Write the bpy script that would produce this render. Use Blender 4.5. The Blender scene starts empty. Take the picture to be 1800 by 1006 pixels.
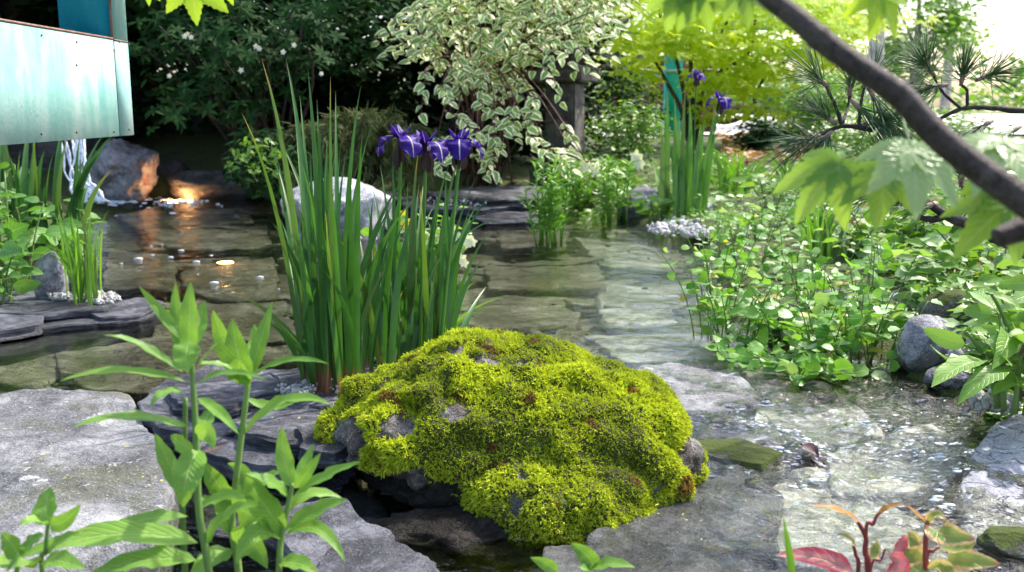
import bpy, bmesh, math, random
import numpy as np
from mathutils import Vector, Matrix, noise

# ------------------------------------------------------------------ camera, sky, sun, exposure
sc = bpy.context.scene
COL = sc.collection
TH = math.atan((503 - 186) / 1750.0)          # downward pitch of the lens
CAMZ = 0.75
cd = bpy.data.cameras.new('camera'); cam = bpy.data.objects.new('camera', cd); COL.objects.link(cam)
cam.location = (0, 0, CAMZ); cam.rotation_euler = (math.pi / 2 - TH, 0, 0)
cd.sensor_width = 36; cd.lens = 35; cd.clip_start = 0.05; cd.clip_end = 2000
cd.dof.use_dof = True; cd.dof.focus_distance = 2.15; cd.dof.aperture_fstop = 6.5
sc.camera = cam

SUN = Vector((0.50, 0.42, 0.80)).normalized()  # towards the sun: behind the garden, to the right
w = bpy.data.worlds.new('World'); sc.world = w; w.use_nodes = True
nt = w.node_tree; nt.nodes.clear()
sky = nt.nodes.new('ShaderNodeTexSky'); sky.sky_type = 'NISHITA'; sky.sun_disc = False
sky.sun_elevation = math.asin(SUN.z); sky.sun_rotation = math.atan2(SUN.x, SUN.y)
sky.air_density = 1.0; sky.dust_density = 3.0; sky.ozone_density = 1.0
bg = nt.nodes.new('ShaderNodeBackground'); bg.inputs['Strength'].default_value = 0.15
wo = nt.nodes.new('ShaderNodeOutputWorld')
nt.links.new(sky.outputs[0], bg.inputs[0]); nt.links.new(bg.outputs[0], wo.inputs[0])
sl = bpy.data.lights.new('sun', 'SUN'); sl.energy = 2.7; sl.angle = math.radians(1.5); sl.color = (1, 0.93, 0.83)
so = bpy.data.objects.new('sun', sl); COL.objects.link(so); so.location = (3, 3, 8)
so.rotation_euler = SUN.to_track_quat('Z', 'Y').to_euler()
sc.view_settings.view_transform = 'Standard'; sc.view_settings.look = 'None'
sc.view_settings.gamma = 1; sc.view_settings.use_curve_mapping = False
sc.view_settings.exposure = 1.34
sc.render.engine = 'CYCLES'
cy = sc.cycles
cy.max_bounces = 8; cy.diffuse_bounces = 3; cy.glossy_bounces = 3; cy.transmission_bounces = 4; cy.transparent_max_bounces = 12
cy.use_denoising = True; cy.sample_clamp_indirect = 6.0

# ------------------------------------------------------------------ pixel <-> place
CAM = np.array([0, 0, CAMZ]); FW = np.array([0, math.cos(TH), -math.sin(TH)])
UP = np.array([0, math.sin(TH), math.cos(TH)]); RT = np.array([1.0, 0, 0]); FPX = 1750.0
def ray(u, v): return FW + (u - 900) / FPX * RT - (v - 503) / FPX * UP
def P(u, v, d): return CAM + d * ray(u, v)
def G(u, v, z=0.0):
    r = ray(u, v); return CAM + r * ((z - CAMZ) / r[2])
def GD(u, v, z=0.0): return (z - CAMZ) / ray(u, v)[2]
def proj(p):
    q = np.asarray(p) - CAM; d = q @ FW
    return 900 + FPX * (q @ RT) / d, 503 - FPX * (q @ UP) / d, d
def nz(x, y, z): return noise.noise(Vector((x, y, z)))
def fbm(p, sc_=1.0, oct_=4, off=0.0):
    return noise.fractal(Vector((p[0] * sc_ + off, p[1] * sc_ + off * .7, p[2] * sc_ - off)), 1.0, 2.0, oct_)
def nrm(v): v = np.asarray(v, float); return v / (np.linalg.norm(v) + 1e-12)

# ------------------------------------------------------------------ mesh building
class MB:
    def __init__(s): s.V = []; s.F = []; s.U = []; s.R = []; s.n = 0
    def add(s, v, faces, uv=None, rnd=0.0):
        v = np.asarray(v, float); k = len(v)
        s.V.append(v); s.U.append(np.zeros((k, 2)) if uv is None else np.asarray(uv, float))
        s.R.append(np.full(k, rnd) if np.isscalar(rnd) else np.asarray(rnd, float))
        for f in (faces if isinstance(faces, (list, tuple)) else [faces]):
            f = np.asarray(f, dtype=np.int64)
            if len(f): s.F.append(f + s.n)
        s.n += k
        return s
    def mesh(s, name, m, origin=(0, 0, 0), smooth=True):
        me = bpy.data.meshes.new(name)
        V = np.concatenate(s.V) - np.asarray(origin); U = np.concatenate(s.U); R = np.concatenate(s.R)
        loops = np.concatenate([f.ravel() for f in s.F])
        tot = np.concatenate([np.full(len(f), f.shape[1]) for f in s.F])
        start = np.concatenate([[0], np.cumsum(tot)[:-1]])
        me.vertices.add(len(V)); me.vertices.foreach_set('co', V.ravel().astype(np.float32))
        me.loops.add(len(loops)); me.loops.foreach_set('vertex_index', loops.astype(np.int32))
        me.polygons.add(len(tot)); me.polygons.foreach_set('loop_start', start.astype(np.int32))
        me.polygons.foreach_set('loop_total', tot.astype(np.int32))
        me.polygons.foreach_set('use_smooth', np.full(len(tot), smooth))
        uvl = me.uv_layers.new(name='uv'); uvl.data.foreach_set('uv', U[loops].ravel().astype(np.float32))
        at = me.attributes.new('rnd', 'FLOAT', 'POINT'); at.data.foreach_set('value', R.astype(np.float32))
        if m is not None: me.materials.append(m)
        me.update(calc_edges=True); me.validate()
        return me
def tag(o, label=None, cat=None, group=None, kind=None):
    if label: o['label'] = label
    if cat: o['category'] = cat
    if group: o['group'] = group
    if kind: o['kind'] = kind
    return o
def root(name, loc, label, cat, group=None):
    o = bpy.data.objects.new(name, None); COL.objects.link(o); o.location = tuple(loc); o.empty_display_size = .05
    return tag(o, label, cat, group)
def wloc(o):
    p = np.zeros(3)
    while o is not None: p = p + np.array(o.location); o = o.parent
    return p
def obj(name, mb, m, parent=None, origin=None, smooth=True, kind=None):
    """one mesh object; mb is in world coordinates"""
    org = wloc(parent) if parent is not None else (np.zeros(3) if origin is None else np.asarray(origin, float))
    o = bpy.data.objects.new(name, mb.mesh(name, m, org, smooth)); COL.objects.link(o)
    if parent is not None: o.parent = parent
    else: o.location = tuple(org)
    if kind: o['kind'] = kind
    return o
def inst(name, me, parent, M):
    """a part that shares its mesh; M places it in the world"""
    o = bpy.data.objects.new(name, me); COL.objects.link(o); o.parent = parent
    o.matrix_local = Matrix.Translation(Vector(-wloc(parent))) @ M
    return o
def frame(base, d, n, s=1.0, sy=None):
    x = nrm(d); n = np.asarray(n, float); z = n - x * (n @ x)
    z = nrm(z) if np.linalg.norm(z) > 1e-5 else nrm(np.cross(x, [.3, .8, .5]))
    y = np.cross(z, x); sy = s if sy is None else sy
    return Matrix(((x[0]*s, y[0]*sy, z[0]*s, base[0]), (x[1]*s, y[1]*sy, z[1]*s, base[1]), (x[2]*s, y[2]*sy, z[2]*s, base[2]), (0, 0, 0, 1)))
def bez(c, t):
    c = [np.asarray(p, float)[None, :] * np.ones((len(t), 1)) for p in c]; t = t[:, None]
    while len(c) > 1: c = [c[i] * (1 - t) + c[i + 1] * t for i in range(len(c) - 1)]
    return c[0]
def bez_smooth(q, n=6):
    q = np.asarray(q); o = []
    for i in range(len(q) - 1):
        p0, p1, p2, p3 = q[max(i - 1, 0)], q[i], q[i + 1], q[min(i + 2, len(q) - 1)]
        for t in np.linspace(0, 1, n, endpoint=(i == len(q) - 2)): o.append(.5 * ((2 * p1) + (-p0 + p2) * t + (2 * p0 - 5 * p1 + 4 * p2 - p3) * t * t + (-p0 + 3 * p1 - 3 * p2 + p3) * t ** 3))
    return np.array(o)
F0h = (0, -1, .1); Fup = (0, -.45, .9)
def lance(t): return np.sin(math.pi * np.clip(t, 0, 1) ** 0.8) ** 0.8 * (1 - .15 * t) + .02
def ovate(t): return np.sin(math.pi * np.clip(t, 0, 1) ** 0.65) ** 0.75 + .02
def roundp(t): return np.sqrt(np.clip(1 - (2 * t - 1) ** 2, 0, 1)) + .02
def sword(t): return np.clip(.55 + .45 * np.sin(math.pi * np.minimum(t * 1.2, 1)), 0, 1) * (1 - t ** 5) + .015
def ribbon(mb, ctrl, width, prof=lance, n=8, fold=.25, hint=None, rnd=0.0, wave=0.0, twist=0.0, across=2):
    t = np.linspace(0, 1, n + 1); c = bez(ctrl, t)
    T = np.gradient(c, axis=0); T /= np.linalg.norm(T, axis=1)[:, None] + 1e-9
    h = np.array([0, -.55, .83]) if hint is None else np.asarray(hint, float)
    S = np.cross(T, h[None, :]); l = np.linalg.norm(S, axis=1)[:, None]
    S = np.where(l < 1e-4, np.array([[1.0, 0, 0]]), S / (l + 1e-9))
    N = np.cross(S, T)
    if twist:
        a = (twist * t)[:, None]; S, N = S * np.cos(a) + N * np.sin(a), N * np.cos(a) - S * np.sin(a)
    wd = (prof(t) * width * .5)[:, None]
    ks = np.linspace(-1, 1, across + 1); rows = []
    for k in ks:
        wv = (wave * (np.sin(t * 17 + rnd * 40 + k * 2) + .6 * np.sin(t * 31 + rnd * 70 - k * 3)) * abs(k))[:, None] * wd
        rows.append(c + S * wd * k + N * (fold * wd * (abs(k) ** 1.3) + wv))
    V = np.stack(rows, 1).reshape(-1, 3)
    uv = np.stack([np.tile((ks + 1) / 2, n + 1), np.repeat(t, across + 1)], 1)
    a = across + 1; i, j = np.meshgrid(np.arange(n), np.arange(across), indexing='ij'); q = (i * a + j).ravel()
    mb.add(V, np.stack([q, q + 1, q + a + 1, q + a], 1), uv, rnd)
    return c
def tube(mb, pts, rad, n=6, rnd=0.0, cap=True, bez_n=None, bump=0.0):
    pts = np.asarray(pts, float)
    if bez_n: pts = bez(list(pts), np.linspace(0, 1, bez_n + 1))
    m = len(pts); rad = np.interp(np.linspace(0, 1, m), np.linspace(0, 1, len(np.atleast_1d(rad))), np.atleast_1d(rad))
    T = np.gradient(pts, axis=0); T /= np.linalg.norm(T, axis=1)[:, None] + 1e-12
    h = np.array([0.2, 1, .1]) if abs(T[0] @ nrm([.2, 1, .1])) < .9 else np.array([1.0, 0, 0])
    A = np.cross(T, h); A /= np.linalg.norm(A, axis=1)[:, None]; B = np.cross(T, A)
    an = np.arange(n) * 2 * math.pi / n
    rr = rad[:, None, None] * np.ones((m, n, 1))
    if bump: rr = rr * (1 + bump * np.random.RandomState(int(rnd * 1e4) + m).randn(m, n, 1))
    V = pts[:, None, :] + rr * (A[:, None, :] * np.cos(an)[None, :, None] + B[:, None, :] * np.sin(an)[None, :, None])
    V = V.reshape(-1, 3); i, j = np.meshgrid(np.arange(m - 1), np.arange(n), indexing='ij')
    q = np.stack([i * n + j, i * n + (j + 1) % n, (i + 1) * n + (j + 1) % n, (i + 1) * n + j], -1).reshape(-1, 4)
    uv = np.stack([np.tile(an / 6.283, m), np.repeat(np.linspace(0, 1, m), n)], 1)
    fs = [q]
    if cap: fs += [np.arange(n)[None, ::-1], ((m - 1) * n + np.arange(n))[None, :]]
    mb.add(V, fs, uv, rnd)
def box(mb, lo, hi, bev=0.0):
    lo = np.asarray(lo, float); hi = np.asarray(hi, float); bm = bmesh.new()
    bmesh.ops.create_cube(bm, size=1)
    for v in bm.verts: v.co = Vector(lo + (hi - lo) * (np.array(v.co) + .5))
    if bev: bmesh.ops.bevel(bm, geom=bm.edges[:], offset=bev, segments=2, affect='EDGES')
    add_bm(mb, bm)
def add_bm(mb, bm, rnd=0.0):
    bm.verts.ensure_lookup_table(); bm.verts.index_update()
    V = np.array([v.co[:] for v in bm.verts]); d = {}
    for f in bm.faces: d.setdefault(len(f.verts), []).append([v.index for v in f.verts])
    mb.add(V, [np.array(x) for x in d.values()], None, rnd); bm.free()
def leaves(mb, pts, dirs, nrms, L, W, rnd, fold=.2, droop=.15):
    """many small folded leaves at once: 8 triangles each"""
    N = len(pts); pts = np.asarray(pts); X = np.asarray(dirs); X = X / (np.linalg.norm(X, axis=1)[:, None] + 1e-9)
    Z = np.asarray(nrms) - X * np.sum(np.asarray(nrms) * X, 1)[:, None]; Z = Z / (np.linalg.norm(Z, axis=1)[:, None] + 1e-9)
    Y = np.cross(Z, X); L = np.broadcast_to(L, N)[:, None]; W = np.broadcast_to(W, N)[:, None]
    tpl = [(0, 0), (.33, -.5), (.33, 0), (.33, .5), (.72, -.38), (.72, 0), (.72, .38), (1, 0)]
    V = np.stack([pts + X * L * a + Y * W * b + Z * (fold * W * abs(b) - droop * L * a * a) for a, b in tpl], 1).reshape(-1, 3)
    uv = np.tile(np.array([(.5 + b, a) for a, b in tpl]), (N, 1)); o = (np.arange(N) * 8)[:, None]
    tr = (o[:, None, :] + np.array([[0, 2, 3], [0, 1, 2], [5, 7, 6], [4, 7, 5]])[None]).reshape(-1, 3)
    qd = (o[:, None, :] + np.array([[2, 5, 6, 3], [1, 4, 5, 2]])[None]).reshape(-1, 4)
    mb.add(V, [tr, qd], uv, np.repeat(np.broadcast_to(rnd, N), 8))
def palmate(mb, pts, dirs, nrms, S, rnd, droop=.2, lobes=5):
    N = len(pts); pts = np.asarray(pts); X = np.asarray(dirs); X = X / (np.linalg.norm(X, axis=1)[:, None] + 1e-9)
    Z = np.asarray(nrms) - X * np.sum(np.asarray(nrms) * X, 1)[:, None]; Z = Z / (np.linalg.norm(Z, axis=1)[:, None] + 1e-9)
    Y = np.cross(Z, X); S = np.broadcast_to(S, N)[:, None]
    tpl = [(0, 0, .5)]; span = 2.1
    for k in range(lobes):
        a = -span + 2 * span * k / (lobes - 1); r = [.55, .85, 1, .85, .55][k] if lobes == 5 else 1
        hw = span / (lobes - 1)
        if k == 0: tpl.append((.18 * math.cos(a - hw), .18 * math.sin(a - hw), .5))
        tpl += [(.52 * r * math.cos(a - hw * .55), .52 * r * math.sin(a - hw * .55), .3), (r * math.cos(a), r * math.sin(a), 1),
                (.52 * r * math.cos(a + hw * .55), .52 * r * math.sin(a + hw * .55), .3), (.3 * math.cos(a + hw), .3 * math.sin(a + hw), .5)]
    K = len(tpl)
    V = np.stack([pts + X * S * a + Y * S * b - Z * S * droop * (a * a + b * b) for a, b, c in tpl], 1).reshape(-1, 3)
    uv = np.tile(np.array([(.5 + b * .5, .5 + a * .5) for a, b, c in tpl]), (N, 1))
    f = np.array([[0, i, i + 1] for i in range(1, K - 1)])
    tr = ((np.arange(N) * K)[:, None, None] + f[None]).reshape(-1, 3)
    mb.add(V, tr, uv, np.repeat(np.broadcast_to(rnd, N), K))
def blades(mb, pts, dirs, nrms, L, W, rnd, droop=.3):
    N = len(pts); X = dirs / (np.linalg.norm(dirs, axis=1)[:, None] + 1e-9); Z = nrms - X * np.sum(nrms * X, 1)[:, None]; Z = Z / (np.linalg.norm(Z, axis=1)[:, None] + 1e-9); Y = np.cross(Z, X); L = L[:, None]; W = W[:, None]
    V = np.stack([pts, pts + X * L * .5 - Y * W * .5 + Z * L * .06, pts + X * L * .5 + Y * W * .5 + Z * L * .06, pts + X * L - Z * droop * L], 1).reshape(-1, 3)
    mb.add(V, (np.arange(N) * 4)[:, None, None].repeat(2, 1).reshape(-1, 1) + np.tile(np.array([[0, 1, 2], [1, 3, 2]]), (N, 1)), np.tile([[.5, 0], [.3, .5], [.7, .5], [.5, 1]], (N, 1)), np.repeat(rnd, 4))
def needles(mb, pts, dirs, L, w, rnd):
    N = len(pts); pts = np.asarray(pts); X = np.asarray(dirs); X = X / np.linalg.norm(X, axis=1)[:, None]; L = np.broadcast_to(L, N)[:, None]
    H = np.cross(X, np.array([[.13, -1, .2]])); H /= np.linalg.norm(H, axis=1)[:, None] + 1e-9; K = np.cross(X, H)
    sag = np.array([[0, 0, -1.0]]) * L * .08
    V = np.stack([pts + H * w, pts - H * w * .5 + K * w * .8, pts - H * w * .5 - K * w * .8,
                  pts + X * L * .6 + H * w * .8 + sag * .36, pts + X * L * .6 - H * w * .4 + K * w * .7 + sag * .36, pts + X * L * .6 - H * w * .4 - K * w * .7 + sag * .36, pts + X * L + sag], 1).reshape(-1, 3)
    o = (np.arange(N) * 7)[:, None, None]
    qd = (o + np.array([[0, 1, 4, 3], [1, 2, 5, 4], [2, 0, 3, 5]])[None]).reshape(-1, 4); tr = (o + np.array([[3, 4, 6], [4, 5, 6], [5, 3, 6]])[None]).reshape(-1, 3)
    mb.add(V, [qd, tr], None, np.repeat(np.broadcast_to(rnd, N), 7))

# ------------------------------------------------------------------ materials
def node(nt, t, ins=None, **pr):
    n = nt.nodes.new(t)
    for k, v in pr.items(): setattr(n, k, v)
    for k, v in (ins or {}).items():
        s = n.inputs[k]
        if isinstance(v, bpy.types.NodeSocket): nt.links.new(v, s)
        elif s.type == 'RGBA' and len(v) == 3: s.default_value = (*v, 1)
        else: s.default_value = v
    return n
def M_(nt, op, a, b=0.0, c=0.0, clamp=False):
    return node(nt, 'ShaderNodeMath', {0: a, 1: b, 2: c}, operation=op, use_clamp=clamp).outputs[0]
def mix(nt, f, a, b, mode='MIX'):
    return node(nt, 'ShaderNodeMix', {0: f, 6: a, 7: b}, data_type='RGBA', blend_type=mode).outputs[2]
def sstep(nt, x, a, b):
    return node(nt, 'ShaderNodeMapRange', {'Value': x, 'From Min': a, 'From Max': b}, interpolation_type='SMOOTHSTEP').outputs[0]
def ramp(nt, f, stops):
    r = node(nt, 'ShaderNodeValToRGB', {0: f}); e = r.color_ramp.elements
    while len(e) < len(stops): e.new(.5)
    for i, (p, c) in enumerate(stops): e[i].position = p; e[i].color = (*c, 1)
    return r.outputs[0]
def noi(nt, vec, s, d=5.0, r=.6, dist=0.0):
    return node(nt, 'ShaderNodeTexNoise', {'Vector': vec, 'Scale': s, 'Detail': d, 'Roughness': r, 'Distortion': dist}).outputs[0]
def new_mat(name):
    m = bpy.data.materials.new(name); m.use_nodes = True; m.node_tree.nodes.clear(); return m, m.node_tree
def out(nt, s, disp=None):
    o = node(nt, 'ShaderNodeOutputMaterial', {'Surface': s}); return o
def leaf_mat(name, a, b, trans=.35, tcol=None, rough=.42, rib=None, veins=0.0, edge=None, spec=.45, nsc=40.0, tip=None, base=None, under=None, spots=None, objr=True):
    m, nt = new_mat(name)
    at = node(nt, 'ShaderNodeAttribute', attribute_name='rnd').outputs['Fac']
    oi = node(nt, 'ShaderNodeObjectInfo').outputs['Random']
    r = M_(nt, 'FRACT', M_(nt, 'ADD', at, oi)) if objr else at
    pos = node(nt, 'ShaderNodeNewGeometry').outputs['Position']
    n1 = noi(nt, pos, nsc, 4.0)
    f = M_(nt, 'ADD', M_(nt, 'MULTIPLY', r, .75), M_(nt, 'MULTIPLY', M_(nt, 'SUBTRACT', n1, .37), .9), clamp=True)
    c = mix(nt, f, a, b)
    uv = node(nt, 'ShaderNodeUVMap', uv_map='uv').outputs[0]
    sx = node(nt, 'ShaderNodeSeparateXYZ', {0: uv}); ax = M_(nt, 'ABSOLUTE', M_(nt, 'SUBTRACT', sx.outputs[0], .5)); ay = sx.outputs[1]
    bumpv = M_(nt, 'MULTIPLY', n1, .6)
    if edge:
        ec, th = edge; nn = noi(nt, pos, nsc * 1.6, 3.0)
        e = sstep(nt, M_(nt, 'ADD', M_(nt, 'MULTIPLY', ax, 2.0), M_(nt, 'MULTIPLY', M_(nt, 'SUBTRACT', nn, .5), .9)), th - .06, th + .06)
        c = mix(nt, e, c, ec)
    if tip: c = mix(nt, sstep(nt, ay, tip[1], 1.0), c, tip[0])
    if base: c = mix(nt, sstep(nt, ay, base[1], base[1] * .3), c, base[0])
    if veins:
        vv = M_(nt, 'FRACT', M_(nt, 'SUBTRACT', M_(nt, 'MULTIPLY', ay, veins), M_(nt, 'MULTIPLY', ax, veins * .45)))
        vl = M_(nt, 'SUBTRACT', 1.0, sstep(nt, M_(nt, 'ABSOLUTE', M_(nt, 'SUBTRACT', vv, .5)), 0.0, .16))
        c = mix(nt, M_(nt, 'MULTIPLY', vl, .42), c, rib or b)
        bumpv = M_(nt, 'SUBTRACT', bumpv, M_(nt, 'MULTIPLY', vl, .8))
    if rib:
        rl = M_(nt, 'SUBTRACT', 1.0, sstep(nt, ax, .012, .05))
        c = mix(nt, M_(nt, 'MULTIPLY', rl, .7), c, rib)
        bumpv = M_(nt, 'SUBTRACT', bumpv, rl)
    if spots:
        s_ = sstep(nt, noi(nt, pos, spots[1], 2.0), spots[2], spots[2] + .05); c = mix(nt, s_, c, spots[0])
    bp = node(nt, 'ShaderNodeBump', {'Height': bumpv, 'Strength': .5, 'Distance': .003}).outputs[0]
    if under:
        bk = node(nt, 'ShaderNodeNewGeometry').outputs['Backfacing']; c = mix(nt, M_(nt, 'MULTIPLY', bk, .8), c, under)
    p = node(nt, 'ShaderNodeBsdfPrincipled', {'Base Color': c, 'Roughness': rough, 'Specular IOR Level': spec, 'Normal': bp}).outputs[0]
    tc = mix(nt, .55, c, tcol, 'MIX') if tcol else mix(nt, 1.0, c, (1.5, 1.5, .6), 'MULTIPLY')
    t = node(nt, 'ShaderNodeBsdfTranslucent', {'Color': tc}).outputs[0]
    out(nt, node(nt, 'ShaderNodeMixShader', {0: trans, 1: p, 2: t}).outputs[0])
    return m
def stone_mat(name, dark, mid, light, s=5.0, rough=.8, stain=None, stain_amt=.55, lichen=None, lich=.62, bump=.7, strata=0.0, moss=None, moss_lo=.5, spec=.4, crack=.22, speck=.45, wetz=None):
    m, nt = new_mat(name)
    g = node(nt, 'ShaderNodeNewGeometry'); pos = g.outputs['Position']
    mp = node(nt, 'ShaderNodeMapping', {'Vector': pos, 'Rotation': (.12, .2, .4), 'Scale': (1, 1, 1 + strata)}).outputs[0]
    n1 = noi(nt, mp, s, 9.0, .66, .4); n2 = noi(nt, mp, s * 7, 6.0, .7); n3 = noi(nt, mp, s * 34, 3.0, .7)
    f = M_(nt, 'ADD', M_(nt, 'MULTIPLY', n1, .62), M_(nt, 'ADD', M_(nt, 'MULTIPLY', n2, .26), M_(nt, 'MULTIPLY', n3, .16)))
    c = ramp(nt, f, [(.39, dark), (.5, mid), (.63, light)])
    if stain: c = mix(nt, M_(nt, 'MULTIPLY', sstep(nt, noi(nt, mp, s * .9, 5.0, .6, .8), stain_amt, stain_amt + .12), .8), c, stain)
    spk = noi(nt, mp, s * 46, 2.0, .5); c = mix(nt, M_(nt, 'MULTIPLY', sstep(nt, spk, .60, .72), speck), c, tuple(min(x * 1.5 + .08, .85) for x in light)); c = mix(nt, M_(nt, 'MULTIPLY', sstep(nt, M_(nt, 'SUBTRACT', 1.0, spk), .60, .72), speck), c, tuple(x * .7 for x in dark))
    ck = M_(nt, 'ABSOLUTE', M_(nt, 'SUBTRACT', noi(nt, mp, s * 1.7, 5.0, .55, .9), .5))
    ckm = M_(nt, 'SUBTRACT', 1.0, sstep(nt, ck, 0.0, .018))
    c = mix(nt, M_(nt, 'MULTIPLY', ckm, crack), c, tuple(x * .35 for x in dark))
    if lichen:
        lm = sstep(nt, noi(nt, pos, s * 3.3, 7.0, .7), lich, lich + .05); c = mix(nt, M_(nt, 'MULTIPLY', lm, .85), c, lichen)
    rg = rough
    if moss:
        nzv = node(nt, 'ShaderNodeSeparateXYZ', {0: g.outputs['Normal']}).outputs[2]
        mm = sstep(nt, M_(nt, 'ADD', M_(nt, 'MULTIPLY', noi(nt, pos, s * 1.3, 6.0, .7), 1.0), M_(nt, 'MULTIPLY', nzv, .25)), moss_lo + .2, moss_lo + .3)
        c = mix(nt, mm, c, mix(nt, n2, moss, tuple(x * 2.2 for x in moss))); rg = M_(nt, 'ADD', rough, M_(nt, 'MULTIPLY', mm, .3), clamp=True)
    if wetz is not None:
        z = node(nt, 'ShaderNodeSeparateXYZ', {0: pos}).outputs[2]
        wm = M_(nt, 'SUBTRACT', 1.0, sstep(nt, M_(nt, 'ADD', z, M_(nt, 'MULTIPLY', n2, .02)), wetz, wetz + .03))
        c = mix(nt, M_(nt, 'MULTIPLY', wm, .65), c, mix(nt, 1.0, c, (.35, .35, .33), 'MULTIPLY'))
        rg = M_(nt, 'SUBTRACT', rg, M_(nt, 'MULTIPLY', wm, .4), clamp=True)
    h = M_(nt, 'SUBTRACT', M_(nt, 'ADD', M_(nt, 'MULTIPLY', n1, 1.0), M_(nt, 'ADD', M_(nt, 'MULTIPLY', n2, .4), M_(nt, 'MULTIPLY', n3, .12))), M_(nt, 'MULTIPLY', ckm, .3 * crack))
    bp = node(nt, 'ShaderNodeBump', {'Height': h, 'Strength': bump, 'Distance': .03}).outputs[0]
    out(nt, node(nt, 'ShaderNodeBsdfPrincipled', {'Base Color': c, 'Roughness': rg, 'Specular IOR Level': spec, 'Normal': bp}).outputs[0])
    return m
def plain(name, a, b=None, s=60.0, rough=.6, bump=.3, strx=1.0, strz=1.0, emit=None, spec=.4, dist=.003):
    m, nt = new_mat(name); pos = node(nt, 'ShaderNodeNewGeometry').outputs['Position']
    mp = node(nt, 'ShaderNodeMapping', {'Vector': pos, 'Scale': (strx, strx, strz)}).outputs[0]; n = noi(nt, mp, s, 6.0, .65)
    ins = {'Base Color': mix(nt, sstep(nt, n, .3, .7), a, b or a), 'Roughness': rough, 'Specular IOR Level': spec,
           'Normal': node(nt, 'ShaderNodeBump', {'Height': n, 'Strength': bump, 'Distance': dist}).outputs[0]}
    if emit: ins['Emission Color'] = emit[0]; ins['Emission Strength'] = emit[1]
    out(nt, node(nt, 'ShaderNodeBsdfPrincipled', ins).outputs[0]); return m
rng = np.random.RandomState(7)
# ------------------------------------------------------------------ palette
MT = {}
MT['ground'] = None
MT['bed'] = stone_mat('bed_silt', (.020, .019, .010), (.060, .056, .030), (.14, .13, .08), 3.0, .7, stain=(.07, .075, .02), stain_amt=.5)
MT['bedslab'] = stone_mat('submerged_slate', (.024, .024, .018), (.105, .102, .078), (.30, .295, .26), 4.2, .6, stain=(.085, .072, .022), stain_amt=.54, crack=.5, bump=1.0)
MT['bedpale'] = stone_mat('submerged_pale_stone', (.05, .052, .04), (.19, .195, .17), (.52, .53, .52), 5.0, .55, stain=(.09, .10, .03), stain_amt=.5, bump=1.0)
MT['bedwhite'] = stone_mat('white_stream_stone', (.20, .205, .20), (.52, .53, .53), (.82, .82, .83), 6.0, .5, stain=(.14, .16, .07), stain_amt=.56, bump=1.0)
MT['slate'] = stone_mat('slate', (.012, .013, .018), (.044, .047, .062), (.19, .195, .23), 6.0, .55, stain=(.17, .075, .03), stain_amt=.62, strata=4, wetz=.012, lichen=(.36, .36, .36), lich=.68)
MT['flat'] = stone_mat('flat_grey_stone', (.035, .036, .042), (.142, .146, .16), (.36, .365, .38), 4.4, .78, stain=(.10, .105, .07), stain_amt=.52, lichen=(.50, .50, .49), lich=.60, bump=.9, crack=.12)
MT['wetflat'] = stone_mat('wet_flat_stone', (.024, .026, .029), (.075, .079, .083), (.25, .255, .26), 7.0, .42, stain=(.10, .10, .045), stain_amt=.54, wetz=.07, spec=.3, lichen=(.30, .30, .29), lich=.63)
MT['blue'] = stone_mat('blue_grey_rock', (.035, .035, .05), (.15, .15, .19), (.55, .55, .60), 5.5, .6, lichen=(.62, .62, .66), lich=.60, bump=1.0, wetz=.02)
MT['blueslab'] = stone_mat('pale_blue_slab', (.07, .07, .09), (.33, .33, .39), (.66, .66, .73), 5.0, .4, lichen=(.70, .70, .76), lich=.6, bump=.9, crack=.8, spec=.5)
MT['white'] = stone_mat('pale_boulder_rock', (.06, .06, .07), (.27, .27, .29), (.62, .62, .64), 5.0, .75, lichen=(.70, .70, .70), lich=.57, bump=.8)
MT['rust'] = stone_mat('rusty_rock', (.05, .045, .05), (.20, .18, .19), (.48, .47, .50), 4.5, .5, stain=(.36, .12, .03), stain_amt=.57, bump=.9, wetz=.05)
MT['darkrock'] = stone_mat('dark_wet_rock', (.010, .009, .008), (.035, .032, .030), (.13, .12, .12), 4.5, .45, stain=(.09, .03, .018), stain_amt=.64, bump=.9, strata=1.5)
MT['footshade'] = stone_mat('shade_dark_foot_rock', (.004, .003, .002), (.013, .011, .009), (.05, .042, .036), 5.0, .5, stain=(.03, .014, .008), stain_amt=.6, bump=.9, spec=.15, speck=.15)  # blacker than the other dark rock, imitating shade beneath the boulder
MT['mossrock'] = stone_mat('rock_under_moss', (.022, .018, .015), (.12, .10, .09), (.42, .40, .39), 7.0, .8, stain=(.09, .045, .025), stain_amt=.6, bump=1.0)
MT['mossyrock'] = stone_mat('mossy_rock', (.03, .028, .02), (.09, .085, .065), (.26, .26, .24), 5.0, .85, moss=(.035, .05, .008), moss_lo=.42)
MT['gravel'] = stone_mat('white_gravel', (.22, .21, .20), (.50, .49, .48), (.80, .80, .80), 24.0, .7, stain=(.20, .19, .18), stain_amt=.62, crack=0)
MT['lantern'] = stone_mat('lantern_granite', (.03, .026, .025), (.085, .075, .07), (.20, .18, .16), 6.0, .9, lichen=(.20, .20, .14), lich=.6)

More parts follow.
